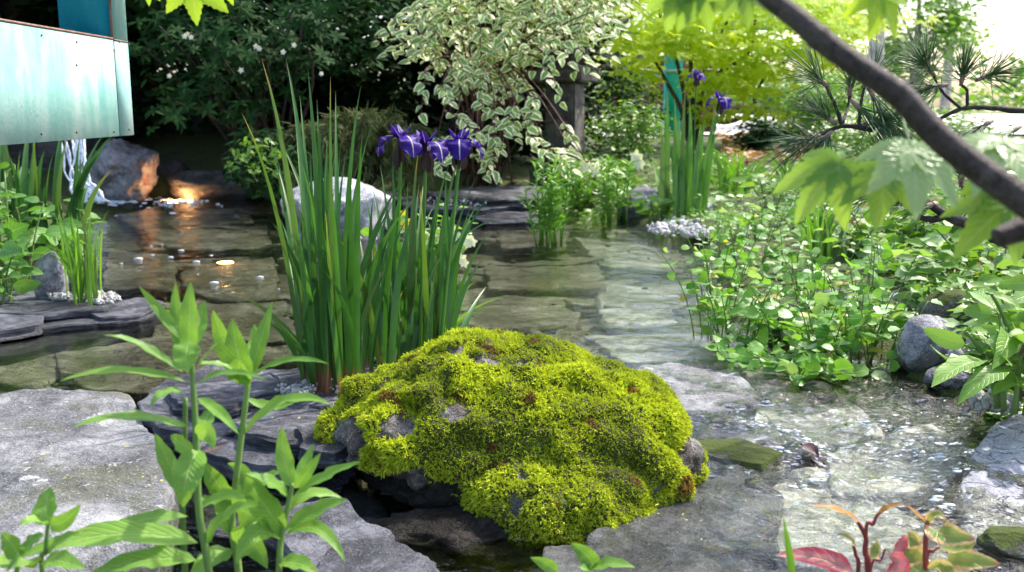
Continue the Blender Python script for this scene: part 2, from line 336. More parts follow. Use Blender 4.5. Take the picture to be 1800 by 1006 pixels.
def ground_material():
    m, nt = new_mat('soil_and_moss'); g = node(nt, 'ShaderNodeNewGeometry'); pos = g.outputs['Position']
    n1 = noi(nt, pos, 1.6, 8, .65); n2 = noi(nt, pos, 14, 8, .7); n3 = noi(nt, pos, 90, 3, .7)
    soil = ramp(nt, n2, [(.3, (.018, .013, .008)), (.52, (.055, .042, .026)), (.75, (.12, .10, .07))])
    mossc = ramp(nt, n3, [(.25, (.020, .030, .006)), (.5, (.055, .080, .014)), (.8, (.12, .15, .03))])
    c = mix(nt, sstep(nt, n1, .33, .46), soil, mossc)
    y = node(nt, 'ShaderNodeSeparateXYZ', {0: pos}).outputs[1]
    lawn = ramp(nt, n2, [(.25, (.10, .14, .03)), (.6, (.20, .24, .07))])
    c = mix(nt, sstep(nt, y, 16, 24), c, lawn)
    h = M_(nt, 'ADD', n2, M_(nt, 'MULTIPLY', n3, .5))
    bp = node(nt, 'ShaderNodeBump', {'Height': h, 'Strength': .8, 'Distance': .03}).outputs[0]
    out(nt, node(nt, 'ShaderNodeBsdfPrincipled', {'Base Color': c, 'Roughness': .9, 'Normal': bp}).outputs[0]); return m
MT['ground'] = ground_material()

# ------------------------------------------------------------------ ground
shore = [(60, 420), (115, 385), (160, 356), (260, 347), (430, 343), (520, 350), (700, 345), (830, 338), (945, 340), (1010, 368), (1110, 388),
         (1140, 402), (1238, 428), (1248, 480), (1262, 560), (1330, 600), (1440, 618), (1560, 642), (1595, 668), (1650, 692), (1720, 708), (1850, 718)]
POND = np.array([G(u, v)[:2] for u, v in shore] + [(2.1, 2.35), (2.3, 1.75), (1.9, 1.36), (.9, 1.24), (.1, 1.30), (-.55, 1.36), (-1.2, 1.45), (-1.75, 1.75), (-2.3, 2.5), (-2.6, 3.3), (-2.5, 3.7), (-2.2, 4.0)])
def pond_sdf(x, y):
    x = np.asarray(x, float); y = np.asarray(y, float); d = np.full(x.shape, 1e9); ins = np.zeros(x.shape, bool)
    a = POND; b = np.roll(POND, -1, 0)
    for (ax, ay), (bx, by) in zip(a, b):
        ex, ey = bx - ax, by - ay; t = np.clip(((x - ax) * ex + (y - ay) * ey) / (ex * ex + ey * ey + 1e-12), 0, 1)
        d = np.minimum(d, np.hypot(x - ax - t * ex, y - ay - t * ey))
        c = ((ay > y) != (by > y)) & (x < (bx - ax) * (y - ay) / (by - ay + 1e-12) + ax); ins ^= c
    return np.where(ins, -d, d)
def sm(x, a, b): t = np.clip((x - a) / (b - a), 0, 1); return t * t * (3 - 2 * t)
def ground_z(x, y):
    d = pond_sdf(x, y)
    inside = -.035 - .12 * sm(-d, 0, .5)
    bank = .0 + .07 * sm(d, 0, .18) + .05 * sm(d, .2, 1.0)
    left = sm(-x, -.6, 2.5) * sm(y, 7.5, 12) * 1.0
    right = sm(x, .6, 3.0) * .06 * sm(d, 0, 2)
    z = np.where(d < 0, inside, bank + left + right)
    far = sm(y, 10, 30) * .15
    near = -sm(1.1 - np.asarray(y, float), 0, 2.0) * .25
    z = z + np.where(d > 0, far + near, 0)
    return z + .012 * np.sin(x * 9 + 1.3 * np.sin(y * 7)) * np.sin(y * 8 + x * 3) * sm(d, 0, .3)
def gz(x, y): return float(ground_z(np.array([x]), np.array([y]))[0])
def onland(u, v, z=.08):
    """place on the bank seen at a pixel"""
    p = G(u, v, z)
    for _ in range(4): p = G(u, v, gz(p[0], p[1]))
    return p
def axis(lo, hi, st, far, k):
    mid = np.arange(lo, hi + 1e-6, st); s = st; a = []; p = hi
    while p < far: s *= k; p += s; a.append(p)
    s = st; b = []; p = lo
    while p > -far: s *= k; p -= s; b.append(p)
    return np.concatenate([b[::-1], mid, a])
def sheet(xs, ys, zf):
    X, Y = np.meshgrid(xs, ys); Z = zf(X, Y); n, m = len(xs), len(ys)
    V = np.stack([X, Y, Z], -1).reshape(-1, 3); j, i = np.meshgrid(np.arange(m - 1), np.arange(n - 1), indexing='ij'); q = (j * n + i).ravel()
    return MB().add(V, np.stack([q, q + 1, q + n + 1, q + n], 1), V[:, :2])
gx = axis(-3.2, 4.2, .05, 600, 1.18); gy = axis(.6, 9.6, .05, 600, 1.18)
obj('ground', sheet(gx, gy, lambda x, y: np.where((np.abs(x) > 60) | (np.abs(y) > 60), .0, 0) + ground_z(x, y)), MT['ground'], kind='structure')

# water: one rippled sheet; the bank rises through it
def water_material():
    m, nt = new_mat('clear_water'); pos = node(nt, 'ShaderNodeNewGeometry').outputs['Position']
    mp = node(nt, 'ShaderNodeMapping', {'Vector': pos, 'Rotation': (0, 0, .5), 'Scale': (1, 2.0, 1)}).outputs[0]
    sp = node(nt, 'ShaderNodeSeparateXYZ', {0: pos}); turb = M_(nt, 'MULTIPLY', sstep(nt, sp.outputs[0], .2, .7), sstep(nt, M_(nt, 'MULTIPLY', sp.outputs[1], -1.0), -3.0, -2.2))
    h = M_(nt, 'ADD', noi(nt, mp, 17, 4, .55, .6), M_(nt, 'MULTIPLY', noi(nt, mp, 52, 3, .5, .3), .3))
    bp = node(nt, 'ShaderNodeBump', {'Height': h, 'Strength': M_(nt, 'ADD', .13, M_(nt, 'MULTIPLY', turb, .58)), 'Distance': .03}).outputs[0]
    fr = node(nt, 'ShaderNodeFresnel', {'IOR': 1.42, 'Normal': bp}).outputs[0]
    gl = node(nt, 'ShaderNodeBsdfGlossy', {'Color': (1, 1, 1, 1), 'Roughness': .012, 'Normal': bp}).outputs[0]
    tr = node(nt, 'ShaderNodeBsdfTransparent', {'Color': (.84, .87, .77, 1)}).outputs[0]
    out(nt, node(nt, 'ShaderNodeMixShader', {0: fr, 1: tr, 2: gl}).outputs[0]); return m
def wave_z(X, Y):
    A = .0011 + .0062 * sm(X, .25, .75) * sm(-Y, -3.2, -2.1) + .0016 * sm(X, .0, .5) * sm(-Y, -5, -3) + .0016 * sm(-X, .9, 1.6) * sm(Y, 5.0, 7)
    a = np.sin(X * 21 + 2.2 * np.sin(Y * 11 + X * 4) + 6 * Y) + np.sin(Y * 37 + 2.6 * np.sin(X * 13 - Y * 3) + 9 * X) + .7 * np.sin(X * 53 - Y * 47 + 2 * np.sin(X * 29)) + .6 * np.sin(Y * 83 + 31 * X + 2 * np.sin(Y * 19 + X * 23)) + .45 * np.sin(Y * 117 - 40 * X + 2.5 * np.sin(Y * 23 - X * 31)) + .35 * np.sin(X * 90 + Y * 95 + 3 * np.sin(X * 17 + Y * 29))
    return A * a * .55
wx = np.concatenate([np.arange(-2.7, .1, .03), np.arange(.1, 2.4, .014), np.arange(2.4, 3.2, .1)]); wy = np.concatenate([np.arange(1.15, 3.2, .012), np.arange(3.2, 5.5, .02), np.arange(5.5, 9.2, .04)])
obj('water', sheet(wx, wy, wave_z), water_material(), kind='structure')

# ------------------------------------------------------------------ stones
def rock_mb(c, radii, seed, rough=.16, cuts=9, lo=.66, hi=.95, sub=5, rz=0.0, fine=.05):
    r = np.random.RandomState(seed); bm = bmesh.new(); bmesh.ops.create_icosphere(bm, subdivisions=sub, radius=1)
    ks = r.randn(cuts, 3); ks /= np.linalg.norm(ks, axis=1)[:, None]; hs = r.uniform(lo, hi, cuts); off = seed * 3.7
    ca, sa = math.cos(rz), math.sin(rz); radii = np.asarray(radii); mr = radii.mean()
    for v in bm.verts:
        p = np.array(v.co); p = p * (1 + rough * nz(p[0] * 1.3 + off, p[1] * 1.3, p[2] * 1.3 - off))
        for k, h in zip(ks, hs):
            e = p @ k - h
            if e > 0: p = p - k * e * .86
        n = np.array(v.co); p = p + n * fine * (fbm(p, 3.0, 4, off)) + n * fine * .35 * fbm(p, 11.0, 3, off)
        p = p * radii; v.co = (c[0] + ca * p[0] - sa * p[1], c[1] + sa * p[0] + ca * p[1], c[2] + p[2])
    mb = MB(); add_bm(mb, bm, (seed * .37) % 1); return mb
def rock(name, base, radii, seed, m, label, cat='rock', group=None, parent=None, sink=.25, **k):
    c = (base[0], base[1], base[2] + radii[2] * (1 - 2 * sink)); mb = rock_mb(c, radii, seed, **k)
    if parent is not None: return obj(name, mb, m, parent)
    return tag(obj(name, mb, m, origin=base), label, cat, group)
def slab_mb(poly, ztop, thick, seed, tilt=(0, 0), bump=.008, layers=4, step=.010, jag=.014, N=84, lip=.006):
    r = np.random.RandomState(seed); poly = np.asarray(poly, float)[:, :2]; nx = np.roll(poly, -1, 0); seg = np.linalg.norm(nx - poly, axis=1); cum = np.concatenate([[0], np.cumsum(seg)])
    t = np.linspace(0, cum[-1], N, endpoint=False); i = np.clip(np.searchsorted(cum, t, 'right') - 1, 0, len(poly) - 1); f = ((t - cum[i]) / (seg[i] + 1e-9))[:, None]
    o = poly[i] * (1 - f) + nx[i] * f
    o = (np.roll(o, 1, 0) + o * 2 + np.roll(o, -1, 0)) / 4; c = o.mean(0); size = np.ptp(o, axis=0).max()
    nr = o - c; nr /= np.linalg.norm(nr, axis=1)[:, None] + 1e-9
    jg = np.array([fbm((p[0], p[1], seed), 7, 4) for p in o])[:, None]; o = o + nr * jg * jag
    rows = []
    def top(s):
        q = c + (o - c) * s
        z = np.array([ztop + tilt[0] * (p[0] - c[0]) + tilt[1] * (p[1] - c[1]) + bump * (fbm((p[0], p[1], seed * 1.7), 4.5, 5) + .35 * fbm((p[0], p[1], seed), 22, 3)) for p in q])
        return q, z
    for s in (.06, .22, .38, .54, .68, .8, .89, .95, .985): q, z = top(s); rows.append(np.column_stack([q, z]))
    q, z = top(1.0); ze = z - lip; rows.append(np.column_stack([q, ze]))
    for L in range(layers):
        d0 = thick * (L + .5) / layers; d1 = thick * (L + 1.0) / layers
        w0 = np.array([fbm((p[0] + L * 9, p[1], seed + L), 6, 3) for p in o])[:, None]
        oo = o + nr * (step * r.uniform(-1, 1) + step * 1.1 * w0); rows.append(np.column_stack([oo, ze - d0 + .15 * thick / layers])); rows.append(np.column_stack([oo, ze - d1 + .1 * thick / layers]))
    rows.append(np.column_stack([c + (o - c) * .9, ze - thick]))
    V = np.concatenate(rows); m = len(rows); a, b = np.meshgrid(np.arange(m - 1), np.arange(N), indexing='ij')
    qd = np.stack([a * N + b, (a + 1) * N + b, (a + 1) * N + (b + 1) % N, a * N + (b + 1) % N], -1).reshape(-1, 4)
    V = np.concatenate([V, [[c[0], c[1], rows[0][:, 2].mean()]], [[c[0], c[1], rows[-1][:, 2].mean()]]]); k = m * N
    t1 = np.stack([np.full(N, k), np.arange(N), (np.arange(N) + 1) % N], 1); t2 = np.stack([np.full(N, k + 1), (m - 1) * N + (np.arange(N) + 1) % N, (m - 1) * N + np.arange(N)], 1)
    return MB().add(V, [qd, t1, t2], V[:, :2], (seed * .61) % 1)
def uvpoly(pts, z): return [G(u, v, z)[:2] for u, v in pts]
def slab(name, pts, z, thick, seed, m, parent=None, label=None, cat='stone', group=None, world=False, **k):
    pl = pts if world else uvpoly(pts, z)
    sm_ = m not in (MT['slate'],); mb = slab_mb(pl, z, thick, seed, **k); c = np.mean(np.asarray(pl)[:, :2], axis=0)
    if parent is not None: return obj(name, mb, m, parent, smooth=sm_)
    return tag(obj(name, mb, m, origin=(c[0], c[1], z - thick)), label, cat, group)

# pond bed: silt with flat stones laid on it
bed = obj('pond_bed', sheet(np.arange(-2.7, 2.5, .06), np.arange(1.2, 8.9, .06), lambda x, y: np.where(pond_sdf(x, y) < .1, -.125, -.4) + .01 * np.sin(x * 8 + y * 5)), MT['bed'], kind='structure')
traced = [((190, 440), (300, 446), (312, 505), (180, 505)), ((316, 478), (480, 452), (488, 520), (400, 530), (330, 512)), ((200, 372), (420, 366), (450, 392), (250, 402)),
          ((250, 405), (470, 396), (470, 440), (300, 436)), ((90, 620), (300, 590), (420, 610), (400, 690), (150, 690)), ((320, 540), (500, 530), (520, 590), (340, 600)),
          ((840, 515), (985, 520), (1000, 572), (860, 578), (832, 560)), ((985, 540), (1020, 550), (1010, 620), (975, 590)), ((850, 470), (1050, 465), (1070, 500), (860, 512)),
          ((870, 400), (1000, 405), (990, 440), (880, 436)), ((1010, 420), (1230, 435), (1240, 480), (1060, 470)), ((1050, 500), (1250, 500), (1255, 570), (1060, 570)),
          ((1030, 590), (1290, 590), (1310, 630), (1100, 640)), ((760, 385), (870, 390), (880, 420), (770, 420)), ((0, 590), (90, 590), (150, 640), (60, 680), (-60, 670)),
          ((1330, 720), (1500, 700), (1560, 760), (1420, 800)), ((1450, 800), (1640, 740), (1720, 800), (1600, 880), (1470, 870)), ((1330, 860), (1500, 850), (1640, 930), (1500, 1010), (1350, 980)),
          ((1060, 395), (1180, 405), (1200, 425), (1070, 420)), ((1220, 720), (1330, 700), (1400, 760), (1300, 790)), ((1250, 600), (1400, 640), (1420, 690), (1330, 680))]
for i, pl in enumerate(traced):
    um = np.mean([p[0] for p in pl]); vm = np.mean([p[1] for p in pl])
    z = -.026 - .010 * (i % 4); slab('slab', pl, z, .03, 50 + i, MT['bedwhite'] if (um > 1200 and vm > 670) else MT['bedpale'] if (um > 1030 and vm > 410) else MT['bedslab'], bed, N=64, layers=2, jag=.03, bump=.012, tilt=((i * 7 % 5 - 2) * .012, .0))
r = np.random.RandomState(21); k = 0
while k < 150:
    y = 1.4 + 7.0 * r.rand() ** 1.15; x = r.uniform(-2.4, 2.1)
    if pond_sdf(np.array([x]), np.array([y]))[0] > -.05: continue
    a, b = r.uniform(.14, .46), r.uniform(.05, .15); n = r.randint(5, 8); an = np.sort(r.rand(n)) * 6.283; an = np.arange(n) / n * 6.283 + r.uniform(-.4, .4, n)
    pl = np.column_stack([x + a * np.cos(an) * r.uniform(.8, 1.15, n), y + b * np.sin(an) * r.uniform(.8, 1.15, n)])
    pale = x > .35 and y < 4.5 and r.rand() < .75
    slab('slab', pl, -.045 - .06 * r.rand(), .03, 200 + k, (MT['bedwhite'] if y < 2.7 else MT['bedpale']) if pale else MT['bedslab'], bed, world=True, N=44, layers=2, jag=.035, bump=.014, tilt=(r.uniform(-.08, .08), r.uniform(-.08, .08))); k += 1

r = np.random.RandomState(61); bp_ = MB(); b_ = bmesh.new(); bmesh.ops.create_icosphere(b_, subdivisions=1, radius=1); V0 = np.array([v.co[:] for v in b_.verts]); F0 = np.array([[v.index for v in f.verts] for f in b_.faces]); b_.free()
k = 0
while k < 900:
    y = 1.4 + 6.0 * r.rand() ** 1.3; x = r.uniform(-2.2, 1.9)
    if pond_sdf(np.array([x]), np.array([y]))[0] > -.03: continue
    s_ = .006 * min(.5 + r.exponential(.7), 3.5); bp_.add((V0 * (1 + .2 * r.randn(len(V0), 1))) * np.array([1, .8, .5]) * s_ + np.array([x, y, -.03 - .05 * r.rand()]), F0, None, r.rand()); k += 1
obj('bed_pebbles', bp_, MT['bed'], kind='stuff')
# big stones out of the water
slab('flat_stone', [(-330, 850), (-180, 715), (0, 697), (120, 692), (225, 700), (250, 740), (285, 770), (310, 850), (290, 900), (170, 960), (60, 1010), (-200, 1100)], .045, .14, 3, MT['flat'],
     label='big flat pale grey stone slab lying in the lower left water', cat='stone', bump=.014, tilt=(0, .02), jag=.02, N=130, step=.012, lip=.012)
slab('flat_stone', [(1095, 650), (1180, 635), (1290, 652), (1322, 680), (1330, 715), (1250, 722), (1160, 715)], .003, .09, 4, MT['flat'], label='pale flat stone just breaking the water behind the mossy boulder', jag=.02, bump=.012)
slab('flat_stone', [(1030, 955), (1120, 908), (1225, 850), (1325, 815), (1385, 860), (1370, 925), (1250, 968), (1120, 1005), (1030, 1005)], .010, .11, 5, MT['wetflat'], label='dark wet flat stone at the right foot of the mossy boulder', tilt=(-.06, .03), bump=.012)
slab('flat_stone', [(1690, 840), (1720, 770), (1790, 725), (2000, 720), (2080, 850), (1900, 950), (1700, 915)], .016, .12, 6, MT['blueslab'], label='broad blue grey slab rising from the stream at the right edge', tilt=(.06, .03), bump=.018)
slab('flat_stone', [(960, 960), (1080, 950), (1230, 965), (1270, 1000), (1200, 1060), (950, 1060)], .02, .1, 7, MT['wetflat'], label='mottled wet stone at the bottom centre behind small green leaves', tilt=(0, -.04))
slab('flat_stone', [(1210, 775), (1300, 770), (1375, 800), (1340, 822), (1230, 800)], .006, .06, 8, MT['mossyrock'], label='low green mossed stone edge touching the right end of the mossy boulder', jag=.02)
# slate stack under the big iris
st = root('slate_outcrop', G(430, 760, 0), 'stack of dark broken slate slabs under the tall iris', 'slate')
for i, (pl, z, th) in enumerate([
    (((370, 770), (480, 745), (600, 770), (640, 830), (560, 880), (420, 850)), .010, .09), (((330, 850), (480, 830), (640, 860), (700, 940), (560, 990), (380, 950)), .0, .09),
    (((236, 715), (300, 672), (390, 650), (480, 660), (560, 690), (600, 740), (480, 742), (380, 760), (280, 745)), .060, .06),
    (((300, 690), (400, 655), (470, 650), (490, 690), (400, 722), (330, 720)), .078, .03), (((470, 655), (560, 640), (660, 650), (690, 690), (600, 715), (500, 700)), .074, .05),
    (((400, 745), (500, 715), (600, 720), (625, 760), (540, 775), (440, 770)), .070, .04), (((520, 745), (600, 735), (640, 780), (590, 800), (520, 785)), .086, .03),
    (((360, 765), (440, 770), (520, 800), (500, 830), (400, 812), (340, 790)), .050, .04), (((500, 900), (600, 880), (690, 930), (680, 1000), (540, 1010)), .045, .06),
    (((560, 960), (680, 930), (760, 980), (740, 1060), (560, 1060)), .065, .07)]):
    slab('slab', pl, z, th, 20 + i, MT['slate'], st, bump=.009, jag=.03, N=110, lip=.003, tilt=(.03 * math.sin(i * 2.3), .05 * math.cos(i * 3.1)), step=.008, layers=4)
# slate shelf on the left
st = root('slate_shelf', G(90, 575, 0), 'low shelf of layered slate at the left bank below the mint', 'slate')
for i, (pl, z, th) in enumerate([(((-200, 560), (0, 555), (150, 540), (270, 525), (285, 545), (180, 565), (60, 580), (-160, 600)), .018, .05), (((-220, 545), (-40, 540), (80, 540), (75, 568), (-50, 585), (-200, 590)), .045, .035),
                                 (((150, 545), (240, 523), (290, 530), (250, 552), (170, 560)), .032, .03), (((-100, 585), (60, 570), (200, 562), (280, 556), (180, 590), (0, 625), (-120, 630)), -.012, .05), (((-80, 500), (40, 505), (180, 520), (190, 540), (60, 552), (-100, 545)), .05, .06)]):
    slab('slab', pl, z, th, 40 + i, MT['slate'], st, bump=.006, jag=.015, step=.007, layers=3)
# far ledge
st = root('slate_ledge', G(860, 350, 0), 'dark stratified slate ledge along the far edge of the pond', 'slate')
for i, (pl, z, th) in enumerate([(((690, 352), (780, 340), (940, 335), (960, 356), (850, 368), (720, 366)), .05, .08), (((740, 340), (830, 328), (960, 328), (965, 344), (860, 350)), .11, .06), (((800, 372), (900, 365), (985, 372), (960, 390), (850, 392)), .015, .06), (((580, 345), (700, 335), (720, 350), (640, 360)), .05, .08)]):
    slab('slab', pl, z, th, 60 + i, MT['slate'], st, bump=.012, jag=.04, step=.02, layers=3)

def W(px, d): return px * d / FPX
def rk(u, v, wpx, hpx, dep, seed, m, label, name='rock', z=0.0, **k):
    d = GD(u, v, z); b = G(u, v, z); rx = W(wpx, d) / 2; rzz = W(hpx, d) / 1.55
    b = np.array([b[0], b[1] + rx * dep * .8, z]); return rock(name, b, (rx * 1.06, rx * dep, rzz), seed, m, label, **k)
rk(582, 425, 225, 118, .8, 11, MT['white'], 'pale grey white boulder standing in the water behind the tall iris', 'boulder', hi=.85)
rk(1648, 662, 145, 108, .8, 12, MT['blue'], 'blue grey angular rock with white veins beside the cress', lo=.6, hi=.85, rz=.5)
rk(1682, 690, 88, 40, .8, 13, MT['blue'], 'small striped grey stone in front of the blue grey rock', z=.0)
rk(86, 536, 62, 92, .8, 14, MT['blue'], 'small upright grey stone beside the grass tuft on the left', z=.03, rz=.4)
rk(196, 356, 140, 118, .9, 15, MT['rust'], 'orange stained rock under the copper beam by the waterfall', lo=.6, hi=.9, fine=.14, rough=.25)
rk(365, 352, 165, 62, .8, 16, MT['darkrock'], 'dark wet rock at the back of the pond under the shrub')
rk(300, 340, 70, 62, .9, 17, MT['darkrock'], 'small rust brown rock behind the dark wet rock', z=.02)
rk(1138, 388, 95, 58, .8, 18, MT['blue'], 'dark blue stone on the far shore below the lantern', z=.0)
rk(1690, 575, 110, 62, .9, 19, MT['mossyrock'], 'brown mossy rock on the right bank above the blue grey rock', z=.09)
rk(1590, 562, 60, 48, .9, 20, MT['white'], 'white stone among the cress left of the blue rock', z=.03)
rk(1655, 612, 95, 50, .9, 22, MT['white'], 'white stone tucked behind the blue grey rock', z=.05)
rk(1500, 570, 80, 50, .9, 33, MT['white'], 'white stone half hidden in the middle of the cress', z=.02)
rk(1570, 610, 70, 44, .9, 34, MT['white'], 'low white stone at the water edge left of the blue grey rock', z=.0)
rk(1385, 612, 60, 60, .9, 23, MT['blue'], 'dark stone half hidden under the cress at the water edge', z=-.02)
rk(1520, 400, 44, 36, .9, 24, MT['blue'], 'small grey stone on the right bank below the pine branch', z=.1)
rk(1560, 485, 84, 44, .9, 35, MT['blue'], 'grey stone on the right bank between leafy plants', z=.06)
rk(1470, 545, 70, 36, .9, 36, MT['darkrock'], 'dark stone at the water edge inside the cress bed', z=.02)
rk(1690, 465, 50, 34, .9, 25, MT['darkrock'], 'small dark blue stone on the right bank behind the cress', z=.12)
rk(1440, 690, 60, 14, .9, 26, MT['wetflat'], 'small dark pebble stone in the stream shallows', z=-.01)
rk(1800, 985, 110, 40, .9, 27, MT['mossyrock'], 'mossy stone in the lower right corner behind the red edged leaves', z=.0)
rk(1240, 395, 60, 40, .9, 28, MT['blue'], 'dark stone under the far right iris', z=.0)

# ------------------------------------------------------------------ mossy boulder
def mossy_boulder():
    c = np.array([.018, 2.00, .06]); off = 5.3
    lumps = [((.0, .0, .0), (.315, .27, .215)), ((.155, -.04, -.03), (.20, .20, .16)), ((-.16, -.02, .03), (.19, .20, .13)), ((.035, -.20, -.085), (.20, .18, .135)), ((-.05, .05, .06), (.2, .2, .155)), ((.24, -.02, -.045), (.11, .12, .085))]
    bm = bmesh.new(); bmesh.ops.create_icosphere(bm, subdivisions=7, radius=1)
    for v in bm.verts:
        n = np.array(v.co); rs = []
        for o, rr in lumps:
            o = np.array(o); rr = np.array(rr); a = ((n / rr) ** 2).sum(); b = -2 * ((n * o) / rr ** 2).sum(); q = ((o / rr) ** 2).sum() - 1; D = b * b - 4 * a * q
            if D > 0: rs.append((-b + math.sqrt(D)) / (2 * a))
        rs = np.array(rs); R = (rs ** 14).mean() ** (1 / 14) * 1.03 if len(rs) else .1; R = max(R, rs.max() * .97)
        p = n * R * np.array([1.10, 1, .93])
        p = p * (1 + .12 * fbm(p, 5.0, 3, off) + .06 * fbm(p, 14, 3, off)) + n * .05 * sm(-p[0], .0, .2) * abs(fbm(p, 9, 3, 7.7))
        # undercut on the near left, where the boulder overhangs its dark foot
        und = sm(-p[0], -.04, .18) * sm(-p[1], -.02, .16) * sm(-(p[2]), -.02, .07)
        p[1] += .09 * und; p[0] += .05 * und; p = p + n * und * .07 * fbm(p, 11, 4, 3.1)
        v.co = c + p
    bm.normal_update(); mb = MB()
    bm.verts.ensure_lookup_table(); V = np.array([v.co[:] for v in bm.verts]); Nn = np.array([v.normal[:] for v in bm.verts]); F = np.array([[v.index for v in f.verts] for f in bm.faces]); bm.free()
    return c, V, Nn, F
mc, mV, mN, mF = mossy_boulder()
bare_px = [(850, 640, 34, 11), (805, 622, 20, 12), (925, 643, 36, 6), (700, 755, 40, 26), (800, 728, 26, 16), (735, 840, 20, 30), (910, 890, 16, 26), (1212, 800, 26, 40), (620, 775, 34, 44)]
D_ = mV - CAM; dd = D_ @ FW; pu = 900 + FPX * (D_ @ RT) / dd; pv = 503 - FPX * (D_ @ UP) / dd
bare = np.zeros(len(mV))
for u, v, a, b in bare_px:
    q = ((pu - u) / a) ** 2 + ((pv - v) / b) ** 2 + .35 * np.array([fbm(p, 30, 3, u) for p in mV]) if True else 0
    bare = np.maximum(bare, np.where(mN[:, 1] < .5, 1 - sm(q, .6, 1.25), 0))
low = 1 - sm(mV[:, 2] - .08 * sm(-(mV[:, 0]), .02, .28), -.03, .02)       # no moss right at the foot
under = sm(-mN[:, 2], .25, .6)
n_ = np.array([fbm(p, 9, 4, 2.2) for p in mV])
cover = np.clip(1 - bare - .9 * low - under - .9 * sm(n_, .58, .75), 0, 1)
mVd = mV + mN * (.010 * sm(cover, .2, .7) + .012 * sm(cover, .2, .8) * np.array([fbm(p, 17, 3, 8.8) for p in mV]) + .012 * bare * np.array([abs(fbm(p, 22, 4, 1.8)) for p in mV]))[:, None]
mroot = root('mossy_boulder', (mc[0], mc[1], 0), 'large boulder thickly covered in bright yellow green moss', 'boulder')
def under_moss_mat():
    m = MT['mossrock'].copy(); m.name = 'boulder_rock'; nt = m.node_tree
    pb = [n for n in nt.nodes if n.type == 'BSDF_PRINCIPLED'][0]; l = pb.inputs['Base Color'].links[0].from_socket
    at = node(nt, 'ShaderNodeAttribute', attribute_name='rnd').outputs['Fac']
    nt.links.new(mix(nt, at, l, (.045, .052, .008, 1)), pb.inputs['Base Color']); return m
obj('rock', MB().add(mVd, mF, mVd[:, :2], cover), under_moss_mat(), mroot)
MT['moss'] = leaf_mat('moss', (.08, .15, .012), (.58, .65, .050), .25, rough=.8, spec=.1, nsc=6.0, spots=((.24, .15, .04), 16.0, .63), objr=False)
def moss(Vv, Nn, F, cov, count, seed, size, name, parent, m, hang=.25):
    r = np.random.RandomState(seed); A = Vv[F]; ar = np.linalg.norm(np.cross(A[:, 1] - A[:, 0], A[:, 2] - A[:, 0]), axis=1) * (cov[F].mean(1) > .35)
    fi = r.choice(len(F), count, p=ar / ar.sum()); b = r.rand(count, 2); sw = b.sum(1) > 1; b[sw] = 1 - b[sw]
    w_ = np.column_stack([1 - b.sum(1), b]); pts = (Vv[F[fi]] * w_[:, :, None]).sum(1); nn = (Nn[F[fi]] * w_[:, :, None]).sum(1)
    dirs = nn + r.randn(count, 3) * .55 + np.array([0, 0, -hang]); L = size * r.uniform(.6, 1.35, count)
    big = np.array([fbm(p, 7, 3, 3.3) for p in pts]); L = L * .88; rn = np.clip(.72 + .8 * big, .10, 1.0) + r.uniform(-.25, .25, count); L = L * np.clip(1 + .9 * big, .82, 1.6)
    mb = MB()
    for k in range(4):
        d2 = dirs + r.randn(count, 3) * .6
        blades(mb, pts - nn * .002, d2, np.cross(d2, r.randn(count, 3)), L * r.uniform(.6, 1.15, count), L * .30, rn)
    o = obj(name, mb, m, parent, kind='stuff'); return o
moss(mVd, mN, mF, cover, 62000, 5, .0098, 'moss', mroot, MT['moss'])
# foot under the overhang, its rock colour blackened to stand in for shade
rock('rock', (-.10, 1.90, -.05), (.24, .20, .11), 31, MT['footshade'], 'wet rock foot with shade darkened colour under the mossy boulder overhang', rough=.28, fine=.16, lo=.5)
rock('rock', (-.04, 1.72, -.07), (.22, .12, .07), 32, MT['footshade'], 'brown wet rock below the front of the mossy boulder', rough=.3, fine=.16, lo=.5)

r = np.random.RandomState(44); lt = MB(); n = 26; pp = []
for (u, v, a, b, z, k) in ((265, 845, 14, 8, .085, 5), (150, 790, 110, 70, .088, 9), (1180, 900, 90, 30, .034, 6), (420, 700, 90, 40, .088, 6)):
    for _ in range(k): pp.append(G(u + r.randn() * a * .6, v + r.randn() * b * .6, z))
pp = np.array(pp); a_ = r.rand(len(pp)) * 6.28
leaves(lt, pp, np.stack([np.cos(a_), np.sin(a_), 0 * a_], 1), np.array([[0, 0, 1.0]]) + r.randn(len(pp), 3) * .2, .008 * r.uniform(.5, 1.4, len(pp)), .004, r.rand(len(pp)))
obj('fallen_petals', lt, plain('fallen_yellow_petal', (.42, .38, .06), (.60, .55, .12), 60, .7), kind='stuff')
# ------------------------------------------------------------------ gravel and foam
def pebbles(name, areas, count, size, seed, m, label=None):
    r = np.random.RandomState(seed); mb = MB(); bm = bmesh.new(); bmesh.ops.create_icosphere(bm, subdivisions=1, radius=1); V0 = np.array([v.co[:] for v in bm.verts]); F0 = np.array([[v.index for v in f.verts] for f in bm.faces]); bm.free()
    for u, v, a, b, z in areas:
        for _ in range(count):
            an, q = r.rand() * 6.283, math.sqrt(r.rand()); p = G(u + a * q * math.cos(an), v + b * q * math.sin(an), z)
            s = size * min(.45 + r.exponential(.45), 2.2); R3 = np.linalg.qr(r.randn(3, 3))[0]
            mb.add((V0 * (1 + .15 * r.randn(len(V0), 1))) @ np.diag([1, .75, .5]) @ R3 * s + p + np.array([0, 0, s * .4 + r.rand() * .012]), F0, None, r.rand())
    return obj(name, mb, m, kind='stuff', smooth=True)
pebbles('gravel', [(180, 528, 34, 10, .05), (105, 524, 20, 6, .055)], 160, .009, 1, MT['gravel'])
pebbles('gravel', [(1185, 404, 48, 14, .04), (1230, 412, 16, 10, .03)], 200, .017, 2, MT['gravel'])
pebbles('gravel', [(600, 676, 60, 16, .085), (520, 690, 36, 10, .085)], 120, .006, 3, MT['gravel'])
